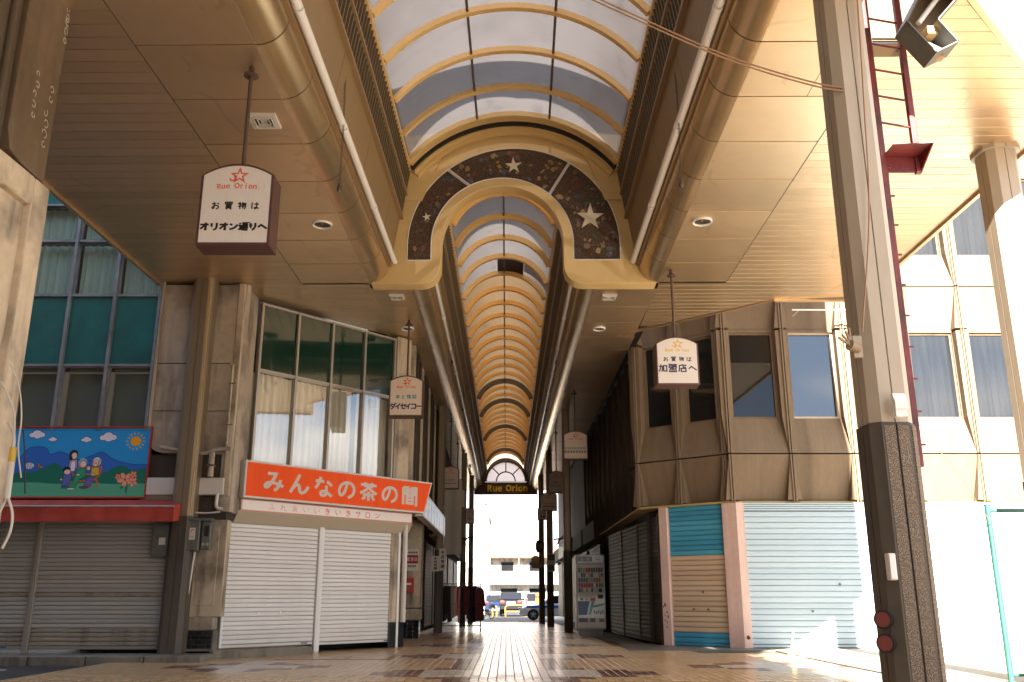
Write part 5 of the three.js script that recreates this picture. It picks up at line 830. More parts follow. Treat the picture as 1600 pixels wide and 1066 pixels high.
// ---------------------------------------------------------------- ladder, hatch box, arrow sign, cables on the right
{
  const t = tag(thing('steel_ladder', 'dark red steel ladder climbing to the ceiling hatch behind the nearest column', 'ladder', [3.65, 2.1, -8]));
  const F = I4;
  part(t, 'rail', rb(3.615, 3.675, 2.1, 8, -8.03, -7.97, 0.008), M.ladder, F); part(t, 'rail', rb(3.965, 4.025, 4.95, 8, -8.06, -8.0, 0.008), M.ladder, F);
  for (let i = 0; i < 9; i++) { const y = 5.5 + i * 0.295; part(t, 'rung', rod([3.6, y, -8.0], [4.02, y - 0.06, -8.03], 0.011, 8), M.ladder, F); part(t, 'rung_stub', rod([3.56, y - 0.01, -8], [3.62, y - 0.01, -8], 0.01, 6), M.ladder, F); }
  for (let i = 0; i < 10; i++) part(t, 'rung_stub', rod([3.57, 2.3 + i * 0.3, -8], [3.72, 2.3 + i * 0.3, -8], 0.01, 6), M.ladder, F);
  part(t, 'foot_plate', [slab([[3.66, -8.02], [4.03, -8.02], [4.02, -7.72], [3.66, -7.78]], 5.12, 5.13), slab([[3.66, -8.02], [4.03, -8.02], [4.03, -8.04], [3.66, -8.04]], 4.96, 5.13)], M.ladder, F);
  part(t, 'foot_gusset', plate([[-8.02, 4.96], [-7.72, 5.12], [-8.02, 5.12]].map(([z, y]) => [z, y]), -0.006, 0.006).rotateY(-Math.PI / 2), M.ladder, shift(I4, 4.02, 0, 0));
  const s = tag(thing('arrow_sign_box', 'white chevron shaped sign box seen from below with fluorescent tubes inside', 'sign', [4.2, 6.2, -7.6]));
  // chevron outline on the plan of the sign face; open underneath
  const P = [[3.76, 6.22], [4.0, 5.88], [4.23, 6.0], [4.07, 6.24], [4.62, 6.86], [4.2, 7.0]], z0 = -7.66, z1 = -7.4;
  const edge = (a, b) => { const dx = b[0] - a[0], dy = b[1] - a[1], l = Math.hypot(dx, dy), nx = -dy / l * 0.012, ny = dx / l * 0.012; return plate([a, b, [b[0] + nx, b[1] + ny], [a[0] + nx, a[1] + ny]], z0, z1); };
  part(s, 'sign_side', P.map((p, i) => edge(p, P[(i + 1) % P.length])), M.meter, I4); part(s, 'sign_back', plate(P, z0 - 0.01, z0), M.inside, I4);
  part(s, 'lamp_tube', rod([3.9, 6.13, -7.56], [4.14, 5.99, -7.56], 0.026, 12), M.tubeWhite, I4); part(s, 'lamp_tube', rod([3.95, 6.3, -7.56], [4.3, 6.75, -7.56], 0.026, 12), M.tubeWhite, I4);
  part(s, 'ballast', rb(4.0, 4.1, 6.15, 6.24, -7.64, -7.5, 0.01), std(0.45, 0.28, 0.12, 0.6), I4); part(s, 'ballast', rb(4.05, 4.16, 5.93, 5.98, -7.64, -7.55, 0.008), std(0.4, 0.25, 0.12, 0.6), I4);
  part(s, 'hanger', [rod([4.1, 6.9, -7.53], [4.1, 7.2, -7.53], 0.012, 6)], M.steel, I4);
  const c = tag(thing('stay_cable', 'pair of tan cables slanting from the skylight down to the nearest right column', 'cable', [2.9, 5.33, -7.2]));
  for (const d of [0, 0.035]) part(c, 'cable', tube([[2.97, 5.3 + d, -7.12], [2.88, 5.33 + d, -7.15], [2.1, 5.66 + d, -7.25], [1.1, 6.2 + d * 1.2, -7.3], [-0.6, 7.2 + d, -7.4]], 0.0085, 6), M.cableTan, I4);
  const d = tag(thing('drop_cable', 'thin tan cable running straight down the left side of the nearest column', 'cable', [3.0, 3.05, -7.05])); part(d, 'cable', tube([[3.2, 6.9, -7.06], [3.12, 5.2, -7.06], [3.05, 4.1, -7.06], [2.9, 3.08, -7.1]], 0.007, 6), M.cableTan, I4);
  const e = tag(thing('ground_wire', 'fine wire running down from the ladder across the sunlit facade', 'wire', [3.66, 5, -8])); part(e, 'wire', tube([[3.7, 5.0, -8.02], [4.25, 3.0, -9.4], [5.2, 2.4, -10.5], [6.15, 1.9, -11.7]], 0.004, 5), M.cableTan, I4);
  const b = tag(thing('white_rail', 'thin white horizontal rod in front of the dark windows', 'rod', [6.95, 7, -18.9])); part(b, 'rod', rod([6.2, 7.0, -18.8], [7.75, 7.0, -18.8], 0.018, 8), M.white, I4); part(b, 'bracket', [rod([7.6, 7.0, -18.8], [7.6, 7.0, -19.25], 0.012, 6), rod([6.35, 7, -18.8], [6.35, 7, -19.25], 0.012, 6)], M.white, I4);
}
// ---------------------------------------------------------------- meter boxes, pipes and loose cables on the left
{
  let t = tag(thing('meter_box', 'grey metal meter cabinet left of the steel column by the grey shutter', 'electrical box', [-5.9, 1.66, -15.95])); part(t, 'cabinet', rb(-0.15, 0.15, 0, 0.62, -0.1, 0.06, 0.012), M.meter); part(t, 'door', rb(-0.13, 0.13, 0.02, 0.6, 0.06, 0.07, 0.006), M.meter); part(t, 'window', rb(-0.02, 0.09, 0.2, 0.32, 0.068, 0.076, 0.004), M.frameWhite);
  t = tag(thing('meter_box', 'grey cabinet with round stickers right of the left steel column', 'electrical box', [-5.33, 1.76, -15.9])); part(t, 'cabinet', rb(-0.11, 0.1, 0, 0.52, -0.1, 0.08, 0.012), M.meter); part(t, 'cap', rb(-0.12, 0.3, 0.5, 0.54, -0.12, 0.1, 0.008), M.meter);
  const st = canvasTex(96, 160, (c) => { c.fillStyle = '#c9c2b6'; c.fillRect(0, 0, 96, 160); c.fillStyle = '#b3412e'; c.beginPath(); c.arc(46, 40, 22, 0, 7); c.fill(); c.fillStyle = '#e9e3d8'; c.beginPath(); c.arc(50, 46, 12, 0, 7); c.fill(); c.fillStyle = '#caa07c'; c.beginPath(); c.arc(48, 112, 26, 0, 7); c.fill(); c.fillStyle = '#e6d6c2'; c.fillRect(28, 96, 40, 10); }); part(t, 'sticker', new THREE.PlaneGeometry(0.1, 0.2).translate(-0.01, 0.28, 0.083), std(1, 1, 1, 0.5, { map: st }));
  t = tag(thing('electric_meter', 'electric meter with dark window beside the cabinet with round stickers', 'electric meter', [-5.13, 1.78, -15.95])); part(t, 'meter_body', rb(-0.08, 0.08, 0, 0.48, -0.08, 0.07, 0.02), M.meter); part(t, 'meter_window', rb(-0.03, 0.05, 0.22, 0.4, 0.066, 0.078, 0.006), M.black); part(t, 'dial', [rod([-0.03, 0.09, 0.06], [-0.03, 0.09, 0.078], 0.028, 14), rod([0.035, 0.09, 0.06], [0.035, 0.09, 0.078], 0.028, 14)], M.columnUp);
  t = tag(thing('pipe_run', 'pale conduit bending along the concrete wall above the orange signboard', 'pipe', [-5.2, 3.4, -16])); part(t, 'conduit', [tube([[-6.1, 3.55, 0.1], [-5.6, 3.46, 0.1], [-5.25, 3.44, 0.1], [-5.12, 3.5, 0.1], [-4.85, 3.52, 0.1]], 0.032, 8)], M.concrete, shift(I4, 0, 0, -16.05)); part(t, 'conduit', [rod([-5.16, 3.44, 0.12], [-5.16, 3.02, 0.12], 0.05, 10)], M.concrete, shift(I4, 0, 0, -16.05)); part(t, 'clamp', [bx(-5.22, -5.1, 3.2, 3.23, 0.04, 0.2)], M.darkbar, shift(I4, 0, 0, -16.05));
  t = tag(thing('pipe_run', 'thin pipe with two elbows high on the rounded concrete corner', 'pipe', [-4.9, 4.6, -16])); part(t, 'conduit', tube([[-4.98, 5.02, 0.1], [-4.92, 5.03, 0.14], [-4.92, 4.95, 0.14], [-4.92, 3.6, 0.14]], 0.022, 8), M.plaster, shift(I4, 0, 0, -16.05)); part(t, 'clamp', [tube([[-4.98, 4.7, 0.06], [-4.9, 4.68, 0.16], [-4.86, 4.7, 0.1]], 0.012, 6), tube([[-4.98, 3.95, 0.06], [-4.9, 3.93, 0.16], [-4.86, 3.95, 0.1]], 0.012, 6)], M.darkbar, shift(I4, 0, 0, -16.05));
  t = tag(thing('pipe_run', 'white pipe with elbow under the ledge left of the orange signboard', 'pipe', [-4.95, 2.6, -16])); part(t, 'conduit', [tube([[-5.02, 2.74, 0.08], [-5.02, 2.52, 0.08], [-4.98, 2.48, 0.1], [-4.9, 2.47, 0.1]], 0.03, 8), tube([[-5.5, 2.42, 0.08], [-5.2, 2.4, 0.08], [-4.95, 2.42, 0.08]], 0.016, 6)], M.frameWhite, shift(I4, 0, 0, -16.05));
  t = tag(thing('pipe_run', 'slim white pipe running down the wall beside the black tiles', 'pipe', [-5.42, 1, -16])); part(t, 'conduit', [rod([-5.43, 0.25, 0.06], [-5.33, 1.75, 0.06], 0.018, 8)], M.frameWhite, shift(I4, 0, 0, -16.05));
  t = tag(thing('cable_bundle', 'frayed bundle of cut cables dangling beside the near stone pier', 'cable', [-4.1, 2.1, -7.6]));
  const cab = (pts, r, m) => part(t, 'cable', tube(pts.map(([x, y, z]) => [x, y, z]), r, 6), m, shift(I4, 0, 0, -7.6));
  cab([[-4.26, 2.75, 0.1], [-4.2, 2.66, 0.1], [-4.14, 2.5, 0.05], [-4.1, 2.15, 0.05], [-4.09, 1.78, 0.05]], 0.008, M.cableWhite); cab([[-4.2, 2.9, 0.1], [-4.1, 2.7, 0.1], [-4.07, 2.45, 0.05], [-4.06, 2.2, 0.05], [-4.0, 1.95, 0.05]], 0.006, M.cableWhite); cab([[-4.2, 2.42, 0], [-4.12, 2.3, 0.03], [-4.1, 2.1, 0.05]], 0.012, M.cableWhite); cab([[-4.09, 1.8, 0.05], [-4.13, 1.68, 0.05], [-4.17, 1.6, 0.06]], 0.009, M.cableWhite); cab([[-4.09, 1.8, 0.05], [-4.03, 1.66, 0.05], [-4.02, 1.52, 0.06], [-4.07, 1.38, 0.05]], 0.011, M.cableWhite); cab([[-4.04, 2.35, 0.05], [-3.99, 2.1, 0.05], [-3.95, 1.82, 0.05]], 0.006, M.black);
  part(t, 'tape_sleeve', [rod([-4.1, 2.2, 0.05], [-4.09, 1.78, 0.05], 0.026, 10, 0.024)], M.cableWhite, shift(I4, 0, 0, -7.6)); part(t, 'tape_band', [rod([-4.1, 2.2, 0.05], [-4.098, 2.08, 0.05], 0.028, 10)], std(0.6, 0.4, 0.05, 0.6), shift(I4, 0, 0, -7.6));
}
// ---------------------------------------------------------------- along the walkway: posters, fire box, photo signs, clothes rack, vending machine
{
  const t = tag(thing('wall_poster', 'red and white arrow poster on the entrance pier beside the white shutters', 'poster', [-2.45, 1.9, -23.55]));
  const tx = canvasTex(220, 300, (c) => { c.fillStyle = '#d9d0c4'; c.fillRect(0, 0, 220, 300); c.fillStyle = '#a8232a'; c.fillRect(70, 80, 150, 120); c.beginPath(); c.moveTo(0, 140); c.lineTo(60, 40); c.lineTo(60, 250); c.fill(); c.fillStyle = '#d9d0c4'; glyphs(c, '直営店', 80, 108, 42, 60, 46, '#d9d0c4', 12, 'butt'); c.fillStyle = '#3a3634'; for (let i = 0; i < 6; i++) c.fillRect(84 + i * 21, 30, 15, 24); for (let i = 0; i < 5; i++) c.fillRect(100 + i * 20, 226, 14, 26); });
  part(t, 'paper', rb(-0.24, 0.24, -0.26, 0.26, -0.01, 0, 0.002), M.white); part(t, 'print', new THREE.PlaneGeometry(0.47, 0.51).translate(0, 0, 0.003), std(0.9, 0.9, 0.9, 0.6, { map: tx }));
  const f = tag(thing('fire_box', 'small red wall box with white slot under the arrow poster', 'wall box', [-2.47, 1.28, -23.55])); part(f, 'box_body', rb(-0.16, 0.16, -0.18, 0.18, -0.05, 0.06, 0.012), M.red); part(f, 'slot', rb(-0.11, 0.1, 0.01, 0.06, 0.055, 0.064, 0.004), M.white); part(f, 'panel', rb(-0.11, 0.06, -0.1, -0.04, 0.055, 0.063, 0.004), std(0.1, 0.2, 0.2, 0.5));
  const a = tag(thing('photo_signboard', 'white lit strip of small photo panels along the left walkway wall', 'sign', [-1.9, 3, -20.6])), FS = frame([-1.86, -20.55], [-1.86, -28.2]);
  part(a, 'sign_case', [bx(0, 7.6, 2.74, 3.34, -0.18, -0.005)], M.frameWhite, FS);
  for (let i = 0; i < 8; i++) { const pt = canvasTex(128, 96, (c) => { c.fillStyle = '#d8d2cc'; c.fillRect(0, 0, 128, 96); for (let k = 0; k < 16; k++) { c.fillStyle = `rgba(${60 + 110 * rnd() | 0},${50 + 80 * rnd() | 0},${50 + 70 * rnd() | 0},0.5)`; c.beginPath(); c.ellipse(20 + rnd() * 90, 20 + rnd() * 70, 4 + rnd() * 14, 8 + rnd() * 26, 0, 0, 7); c.fill(); } }); part(a, 'photo_panel', new THREE.PlaneGeometry(0.9, 0.54).translate(0.5 + i * 0.94, 3.04, 0.001), std(0.95, 0.95, 0.95, 0.3, { map: pt }), FS); }
  for (const [z, l, y0, y1] of [[-28.05, 'narrow vertical white notice on the first left column', 1.74, 2.36], [-27.95, 'grey vertical notice beside the first left column', 1.72, 2.15]]) { const n = tag(thing('vertical_notice', l, 'notice', [z === -28.05 ? -1.86 : -2.06, (y0 + y1) / 2, z + 0.72])), hgt = y1 - y0; part(n, 'board', rb(-0.1, 0.1, -hgt / 2, hgt / 2, -0.012, 0, 0.003), M.white); const nt = canvasTex(64, 200, (c) => { c.fillStyle = '#d6cbb8'; c.fillRect(0, 0, 64, 200); glyphs(c, '本', 14, 12, 36, 34, 0, '#2a2622', 13, 'butt'); glyphs(c, '店', 14, 56, 36, 34, 0, '#2a2622', 13, 'butt'); glyphs(c, '営', 14, 100, 36, 34, 0, '#2a2622', 13, 'butt'); glyphs(c, '間', 14, 146, 36, 34, 0, '#2a2622', 13, 'butt'); }); part(n, 'print', new THREE.PlaneGeometry(0.19, hgt * 0.97).translate(0, 0, 0.003), std(0.9, 0.9, 0.9, 0.5, { map: nt })); }
  // clothes rack
  const r = tag(thing('clothes_rack', 'black steel clothes rack on castors standing by the first left column', 'clothes rack', [-1.42, gy(-29.7), -29.7]));
  part(r, 'frame', [rod([-0.62, 0.12, 0], [-0.62, 1.42, 0], 0.018, 8), rod([0.62, 0.12, 0], [0.62, 1.42, 0], 0.018, 8), rod([-0.66, 1.42, 0], [0.66, 1.42, 0], 0.016, 8), rod([-0.62, 0.14, -0.3], [-0.62, 0.14, 0.3], 0.018, 8), rod([0.62, 0.14, -0.3], [0.62, 0.14, 0.3], 0.018, 8), rod([-0.62, 0.16, 0], [0.62, 0.16, 0], 0.014, 8)], M.darkbar);
  for (const x of [-0.62, 0.62]) for (const z of [-0.28, 0.28]) part(r, 'castor', rod([x - 0.015, 0.05, z], [x + 0.015, 0.05, z], 0.05, 14), M.rubber);
  const cols = [[0.02, 0.018, 0.018, 'black'], [0.03, 0.026, 0.024, 'charcoal'], [0.05, 0.035, 0.03, 'dark brown'], [0.42, 0.34, 0.27, 'beige'], [0.70, 0.40, 0.34, 'pale pink'], [0.62, 0.24, 0.15, 'salmon'], [0.03, 0.025, 0.03, 'ink black'], [0.13, 0.03, 0.028, 'dark red'], [0.10, 0.02, 0.02, 'wine red'], [0.04, 0.02, 0.02, 'maroon black'], [0.012, 0.012, 0.014, 'jet black'], [0.17, 0.04, 0.035, 'checked']];
  const coat = new THREE.Shape(); coat.moveTo(-0.07, 0); coat.bezierCurveTo(-0.12, -0.02, -0.2, -0.04, -0.23, -0.1); coat.lineTo(-0.27, -0.62); coat.lineTo(-0.19, -0.64); coat.lineTo(-0.17, -0.35); coat.lineTo(-0.22, -1.12); coat.lineTo(0.22, -1.1); coat.lineTo(0.17, -0.35); coat.lineTo(0.19, -0.64); coat.lineTo(0.27, -0.62); coat.lineTo(0.23, -0.1); coat.bezierCurveTo(0.2, -0.04, 0.12, -0.02, 0.07, 0); coat.closePath();
  cols.forEach(([R, G, B, n], i) => { const last = i === cols.length - 1, k = rr(0.74, 1.04) * (last ? 0.92 : 1), g = plate(coat, -0.048, 0.048, 0.02); g.scale(1, k, 1); const p = g.attributes.position; for (let v = 0; v < p.count; v++) p.setZ(v, p.getZ(v) + 0.018 * Math.sin(p.getY(v) * 5 + i) * (p.getX(v) > 0 ? 1 : -0.6)); g.computeVertexNormals();
    const c = tag(thing('hanging_coat', last ? 'checked red and pink coat at the street end of the clothes rack' : `${n} coat hanging in the row on the clothes rack`, 'coat', last ? [-0.83, 1.3 + gy(-29.7), -29.6] : [-1.96 + i * 0.098, 1.36 + gy(-29.7), -29.7 + rr(-0.07, 0.09)], last ? 1.05 : Math.PI / 2 + rr(-0.12, 0.12), 'coats on the clothes rack')); part(c, 'cloth', g, std(R, G, B, 0.95)); part(c, 'hanger', [tube([[-0.18, -0.05, 0], [0, 0.02, 0], [0.18, -0.05, 0]], 0.008, 6), rod([0, 0.01, 0], [0, 0.075, 0], 0.005, 6)], M.steel); });
  // vending machine
  const v = tag(thing('vending_machine', 'white drinks vending machine with rows of cans and blue poster panel, right of the walkway', 'vending machine', [2.27, 0.1, -25.3]));
  part(v, 'cabinet', [rb(-0.39, 0.39, 0.06, 2.0, -0.62, 0, 0.02)], M.machine); part(v, 'plinth', bx(-0.3, 0.3, -0.1, 0.06, -0.5, -0.03), M.meter);
  part(v, 'top_sign', rb(-0.38, 0.36, 1.77, 2.0, 0.0, 0.05, 0.012), M.machine); const ts = canvasTex(256, 72, (c) => { c.fillStyle = '#b9bcc0'; c.fillRect(0, 0, 256, 72); c.fillStyle = '#1f2530'; c.fillRect(0, 8, 150, 54); for (let i = 0; i < 9; i++) { c.fillStyle = ['#7a2a2a', '#2c4a78', '#8c8a84', '#3c6a58'][i % 4]; c.fillRect(8 + i * 15, 20, 10, 34); } c.fillStyle = '#4a6a90'; c.fillRect(170, 16, 60, 8); c.fillRect(180, 34, 50, 10); }); part(v, 'top_print', new THREE.PlaneGeometry(0.68, 0.18).translate(-0.01, 1.885, 0.053), std(1, 1, 1, 0.3, { map: ts }));
  part(v, 'door', rb(-0.38, 0.38, 0.1, 1.73, 0.0, 0.045, 0.015), M.machine); part(v, 'display_recess', bx(-0.34, 0.34, 0.98, 1.68, 0.03, 0.047), M.machine);
  const can = lathe([[0, 0], [0.024, 0], [0.027, 0.008], [0.027, 0.1], [0.022, 0.115], [0, 0.115]], 10), tones = [[0.6, 0.6, 0.6], [0.08, 0.1, 0.25], [0.45, 0.05, 0.06], [0.3, 0.3, 0.32], [0.05, 0.2, 0.12], [0.5, 0.35, 0.1], [0.1, 0.1, 0.1]].map((c) => std(...c, 0.35));
  for (let row = 0; row < 5; row++) { part(v, 'shelf', bx(-0.34, 0.34, 1.53 - row * 0.13, 1.542 - row * 0.13, 0.045, 0.1), M.machine); for (let i = 0; i < 10; i++) if (row < 4 || i < 6) { const m = part(v, 'drink_can', can, row === 3 && i < 6 ? tones[2] : pick(tones)); m.position.set(-0.305 + i * 0.067, 1.545 - row * 0.13, 0.073); } part(v, 'price_strip', bx(-0.34, 0.34, 1.515 - row * 0.13, 1.53 - row * 0.13, 0.098, 0.104), M.machine); }
  part(v, 'coin_panel', [rb(0.18, 0.32, 0.86, 0.96, 0.04, 0.07, 0.006), rb(0.2, 0.29, 1.02, 1.12, 0.045, 0.11, 0.006)], M.black); const pp = canvasTex(256, 220, (c) => { c.fillStyle = '#cfd2d0'; c.fillRect(0, 0, 256, 220); c.fillStyle = '#1c3e66'; c.beginPath(); c.moveTo(0, 40); c.lineTo(112, 40); c.lineTo(84, 190); c.lineTo(0, 190); c.fill(); c.fillStyle = '#2f8f88'; c.beginPath(); c.moveTo(140, 90); c.lineTo(256, 60); c.lineTo(256, 84); c.lineTo(150, 112); c.fill(); c.beginPath(); c.moveTo(132, 40); c.lineTo(160, 40); c.lineTo(120, 190); c.lineTo(100, 190); c.fill(); c.fillStyle = '#4a7fae'; for (let i = 0; i < 5; i++) c.fillRect(150 + i * 20, 140 + (i % 2) * 10, 14, 36); c.fillStyle = '#9a2b2f'; c.fillRect(118, 2, 50, 36); c.fillStyle = '#3f7a58'; c.fillRect(20, 6, 30, 26); c.fillStyle = '#c7a23a'; c.fillRect(66, 8, 34, 24); }); part(v, 'front_print', new THREE.PlaneGeometry(0.7, 0.52).translate(0, 0.63, 0.048), std(1, 1, 1, 0.35, { map: pp }));
  part(v, 'delivery_flap', [rb(-0.33, -0.1, 0.26, 0.36, 0.04, 0.06, 0.008), rb(-0.04, 0.1, 0.26, 0.36, 0.04, 0.06, 0.008), rb(0.2, 0.34, 0.26, 0.35, 0.04, 0.06, 0.008)], M.meter); part(v, 'kick_plate', rb(-0.36, 0.36, 0.11, 0.22, 0.04, 0.055, 0.006), M.machine);
}
// ---------------------------------------------------------------- green fence and yellow stand in the sun
{
  const t = tag(thing('mesh_fence', 'green chain link fence panel at the lower right edge of the picture', 'fence', [6.15, 0, -11.76]));
  const F = shift(I4, 6.16, 0, -11.76);
  part(t, 'post', [rod([0, 0, 0], [0, 2.12, 0], 0.035, 12), rod([0, 2.12, 0], [0, 2.14, 0], 0.04, 12)], M.fence, F); part(t, 'post', rod([2, 0, 0], [2, 2.12, 0], 0.035, 12), M.fence, F); part(t, 'rail', rod([0, 2.06, 0], [2, 2.06, 0], 0.026, 10), M.fence, F); part(t, 'rail', rod([0, 0.08, 0], [2, 0.08, 0], 0.018, 10), M.fence, F);
  const w = []; for (let k = -34; k < 34; k++) for (const s of [1, -1]) { const x0 = k * 0.06 + (s < 0 ? 2 : 0) * 1; let a = [k * 0.06, 0.1], b = [k * 0.06 + 1.95, 2.05]; let lo = Math.max(0, -a[0]), hi = Math.min(1.95, 2 - a[0]); if (hi - lo < 0.05) continue; const p0 = [a[0] + lo, 0.1 + lo], p1 = [a[0] + hi, 0.1 + hi]; const f = (p) => [s > 0 ? p[0] : 2 - p[0], p[1], s * 0.003]; w.push(rod(f(p0), f(p1), 0.0022, 4)); }
  tag(part(t, 'wire_mesh', w, M.fence, F), null, null, null, 'stuff');
  for (const y of [0.5, 1.0, 1.55]) part(t, 'tension_wire', rod([0, y, 0.01], [2, y, 0.01], 0.003, 5), M.fence, F);
  const s = tag(thing('yellow_stand', 'thin yellow post on a flat base standing before the sunlit shutter', 'stand', [4.9, 0, -16.5])); part(s, 'base', [rb(-0.26, 0.3, 0.004, 0.016, -0.07, 0.07, 0.004), rb(-0.05, 0.07, 0.03, 0.06, -0.05, 0.05, 0.01)], M.paleYellow); part(s, 'post', rod([0, 0.05, 0], [0.07, 0.42, 0], 0.016, 10), M.paleYellow);
}

// ---------------------------------------------------------------- bright street beyond the arcade
const carPaint = (r, g, b) => phys(r, g, b, 0.35, { clearcoat: 1, clearcoatRoughness: 0.05, metalness: 0.3 });
function wheel(t, x, z, r, w = 0.2) { const k = part(t, 'wheel', [rod([x - w / 2, r, z], [x + w / 2, r, z], r, 22)], M.rubber); part(k, 'rim', [rod([x - w / 2 - 0.008, r, z], [x + w / 2 + 0.008, r, z], r * 0.62, 18)], M.meter); const sp = []; for (const s of [-1, 1]) for (let i = 0; i < 5; i++) { const a = i * 1.2566; sp.push(rod([x + s * (w / 2 + 0.012), r, z], [x + s * (w / 2 + 0.012), r + Math.cos(a) * r * 0.58, z + Math.sin(a) * r * 0.58], r * 0.075, 6)); } part(k, 'spokes', sp, M.steel); return k; }
// a car whose nose points to +z of its group; side profile in (z, y)
function car(name, label, cat, pos, turn, W, prof, cabin, paint, wheels, r) {
  const t = thing(name, label, cat, pos, turn), g = plate(prof, -W / 2, W / 2, 0.07); g.rotateY(-Math.PI / 2); part(t, 'body', g, paint);
  const c = plate(cabin, -W / 2 + 0.07, W / 2 - 0.07, 0.06); c.rotateY(-Math.PI / 2); part(t, 'cabin_glass', c, M.glassDark);
  const roof = plate([[cabin[1][0] + 0.1, cabin[1][1] - 0.03], [cabin[2][0] - 0.1, cabin[2][1] - 0.03], [cabin[2][0] - 0.2, cabin[2][1] + 0.03], [cabin[1][0] + 0.2, cabin[1][1] + 0.03]], -W / 2 + 0.12, W / 2 - 0.12, 0.02); roof.rotateY(-Math.PI / 2); part(t, 'roof', roof, paint);
  for (const z of wheels) for (const s of [-1, 1]) { wheel(t, s * (W / 2 - 0.1), z, r); }
  for (const s of [-1, 1]) { part(t, 'pillar', [rod([s * (W / 2 - 0.09), cabin[0][1], cabin[0][0]], [s * (W / 2 - 0.2), cabin[1][1], cabin[1][0]], 0.035, 6), rod([s * (W / 2 - 0.09), cabin[3][1], cabin[3][0]], [s * (W / 2 - 0.2), cabin[2][1], cabin[2][0]], 0.035, 6), rod([s * (W / 2 - 0.06), cabin[0][1], (cabin[0][0] + cabin[3][0]) / 2], [s * (W / 2 - 0.13), cabin[1][1], (cabin[1][0] + cabin[2][0]) / 2], 0.035, 6)], paint); part(t, 'wing_mirror', rb(s > 0 ? W / 2 - 0.02 : -W / 2 - 0.18, s > 0 ? W / 2 + 0.18 : -W / 2 + 0.02, cabin[0][1] + 0.02, cabin[0][1] + 0.16, cabin[3][0] - 0.3, cabin[3][0] - 0.2, 0.03), paint); }
  return t;
}
{
  const suv = car('sport_utility_car', 'dark grey tall car with red tail lights parked facing away beyond the arcade', 'car', [0.35, -0.26, -72], Math.PI, 1.72,
    [[-2.2, 0.35], [-2.25, 0.75], [-2.2, 1.0], [1.0, 1.02], [2.1, 0.92], [2.3, 0.7], [2.3, 0.35], [1.85, 0.3], [-1.9, 0.3]], [[-2.18, 1.0], [-1.85, 1.55], [0.3, 1.58], [1.1, 1.0]], phys(0.010, 0.010, 0.011, 0.6, { specularIntensity: 0.25 }), [-1.3, 1.4], 0.36);
  for (const s of [-1, 1]) part(suv, 'tail_light', rb(s > 0 ? 0.5 : -0.8, s > 0 ? 0.8 : -0.5, 0.82, 1.0, -2.29, -2.2, 0.03), std(0.55, 0.03, 0.03, 0.3)); part(suv, 'number_plate', rb(-0.3, 0.3, 0.72, 0.92, -2.29, -2.25, 0.01), M.white); part(suv, 'rear_bumper', rb(-0.82, 0.82, 0.36, 0.62, -2.34, -2.15, 0.06), phys(0.013, 0.012, 0.013, 0.6, { specularIntensity: 0.25 })); part(suv, 'rear_window', new THREE.PlaneGeometry(1.2, 0.42).rotateX(-0.54).rotateY(Math.PI).translate(0, 1.28, -2.09), phys(0.01, 0.012, 0.02, 0.3, { specularIntensity: 0.3 }));
  const pol = car('sedan_car', 'silver sedan with blue stripe half hidden behind the last right column', 'car', [3.1, -0.335, -57], -Math.PI / 2, 1.75,
    [[-2.3, 0.35], [-2.35, 0.8], [-1.9, 0.98], [0.9, 0.95], [1.9, 0.82], [2.32, 0.66], [2.36, 0.4], [2.2, 0.25], [-2.1, 0.25]], [[-1.6, 0.96], [-0.95, 1.4], [0.2, 1.42], [1.05, 0.94]], phys(0.82, 0.83, 0.85, 0.4, { clearcoat: 0.6, clearcoatRoughness: 0.1 }), [-1.35, 1.5], 0.33);
  for (const s of [-1, 1]) part(pol, 'blue_stripe', bx(s > 0 ? 0.87 : -0.885, s > 0 ? 0.885 : -0.87, 0.72, 0.84, -2.2, 1.9), std(0.04, 0.16, 0.6, 0.4)); for (const s of [-1, 1]) part(pol, 'headlight', rb(s > 0 ? 0.5 : -0.84, s > 0 ? 0.84 : -0.5, 0.6, 0.74, 2.1, 2.36, 0.05), M.glassDark);
  const bl = car('compact_car', 'blue compact car partly hidden left of the dark grey car', 'car', [-0.9, -0.28, -76], Math.PI, 1.55, [[-1.7, 0.35], [-1.72, 0.9], [1.0, 0.95], [1.75, 0.75], [1.75, 0.35]], [[-1.68, 0.92], [-1.4, 1.4], [0.2, 1.42], [0.9, 0.94]], phys(0.01, 0.03, 0.09, 0.6, { specularIntensity: 0.25 }), [-1.1, 1.1], 0.3); for (const s of [-1, 1]) part(bl, 'tail_light', rb(s > 0 ? 0.5 : -0.7, s > 0 ? 0.7 : -0.5, 0.7, 0.95, -1.78, -1.68, 0.03), std(0.55, 0.03, 0.03, 0.3));
  const wh = car('minivan_car', 'pale silver car parked to the right of the dark grey car', 'car', [2.25, -0.28, -77], Math.PI, 1.65, [[-2, 0.35], [-2.02, 0.95], [1.2, 0.98], [2.0, 0.8], [2.0, 0.35]], [[-1.98, 0.95], [-1.75, 1.55], [0.4, 1.58], [1.2, 0.97]], carPaint(0.6, 0.6, 0.58), [-1.2, 1.3], 0.32); for (const s of [-1, 1]) part(wh, 'tail_light', rb(s > 0 ? 0.55 : -0.76, s > 0 ? 0.76 : -0.55, 0.75, 1.2, -2.08, -1.98, 0.03), std(0.5, 0.05, 0.05, 0.3));
  let t = tag(thing('guard_rail', 'yellow tubular guard rail in front of the dark grey car', 'guard rail', [0.55, -0.31, -66])); part(t, 'hoop', tube([[-0.6, 0, 0], [-0.6, 0.62, 0], [-0.52, 0.72, 0], [0.75, 0.72, 0], [0.83, 0.62, 0], [0.83, 0, 0]], 0.045, 8), M.yellow); part(t, 'cross_bar', rod([-0.6, 0.35, 0], [0.83, 0.35, 0], 0.035, 8), M.yellow);
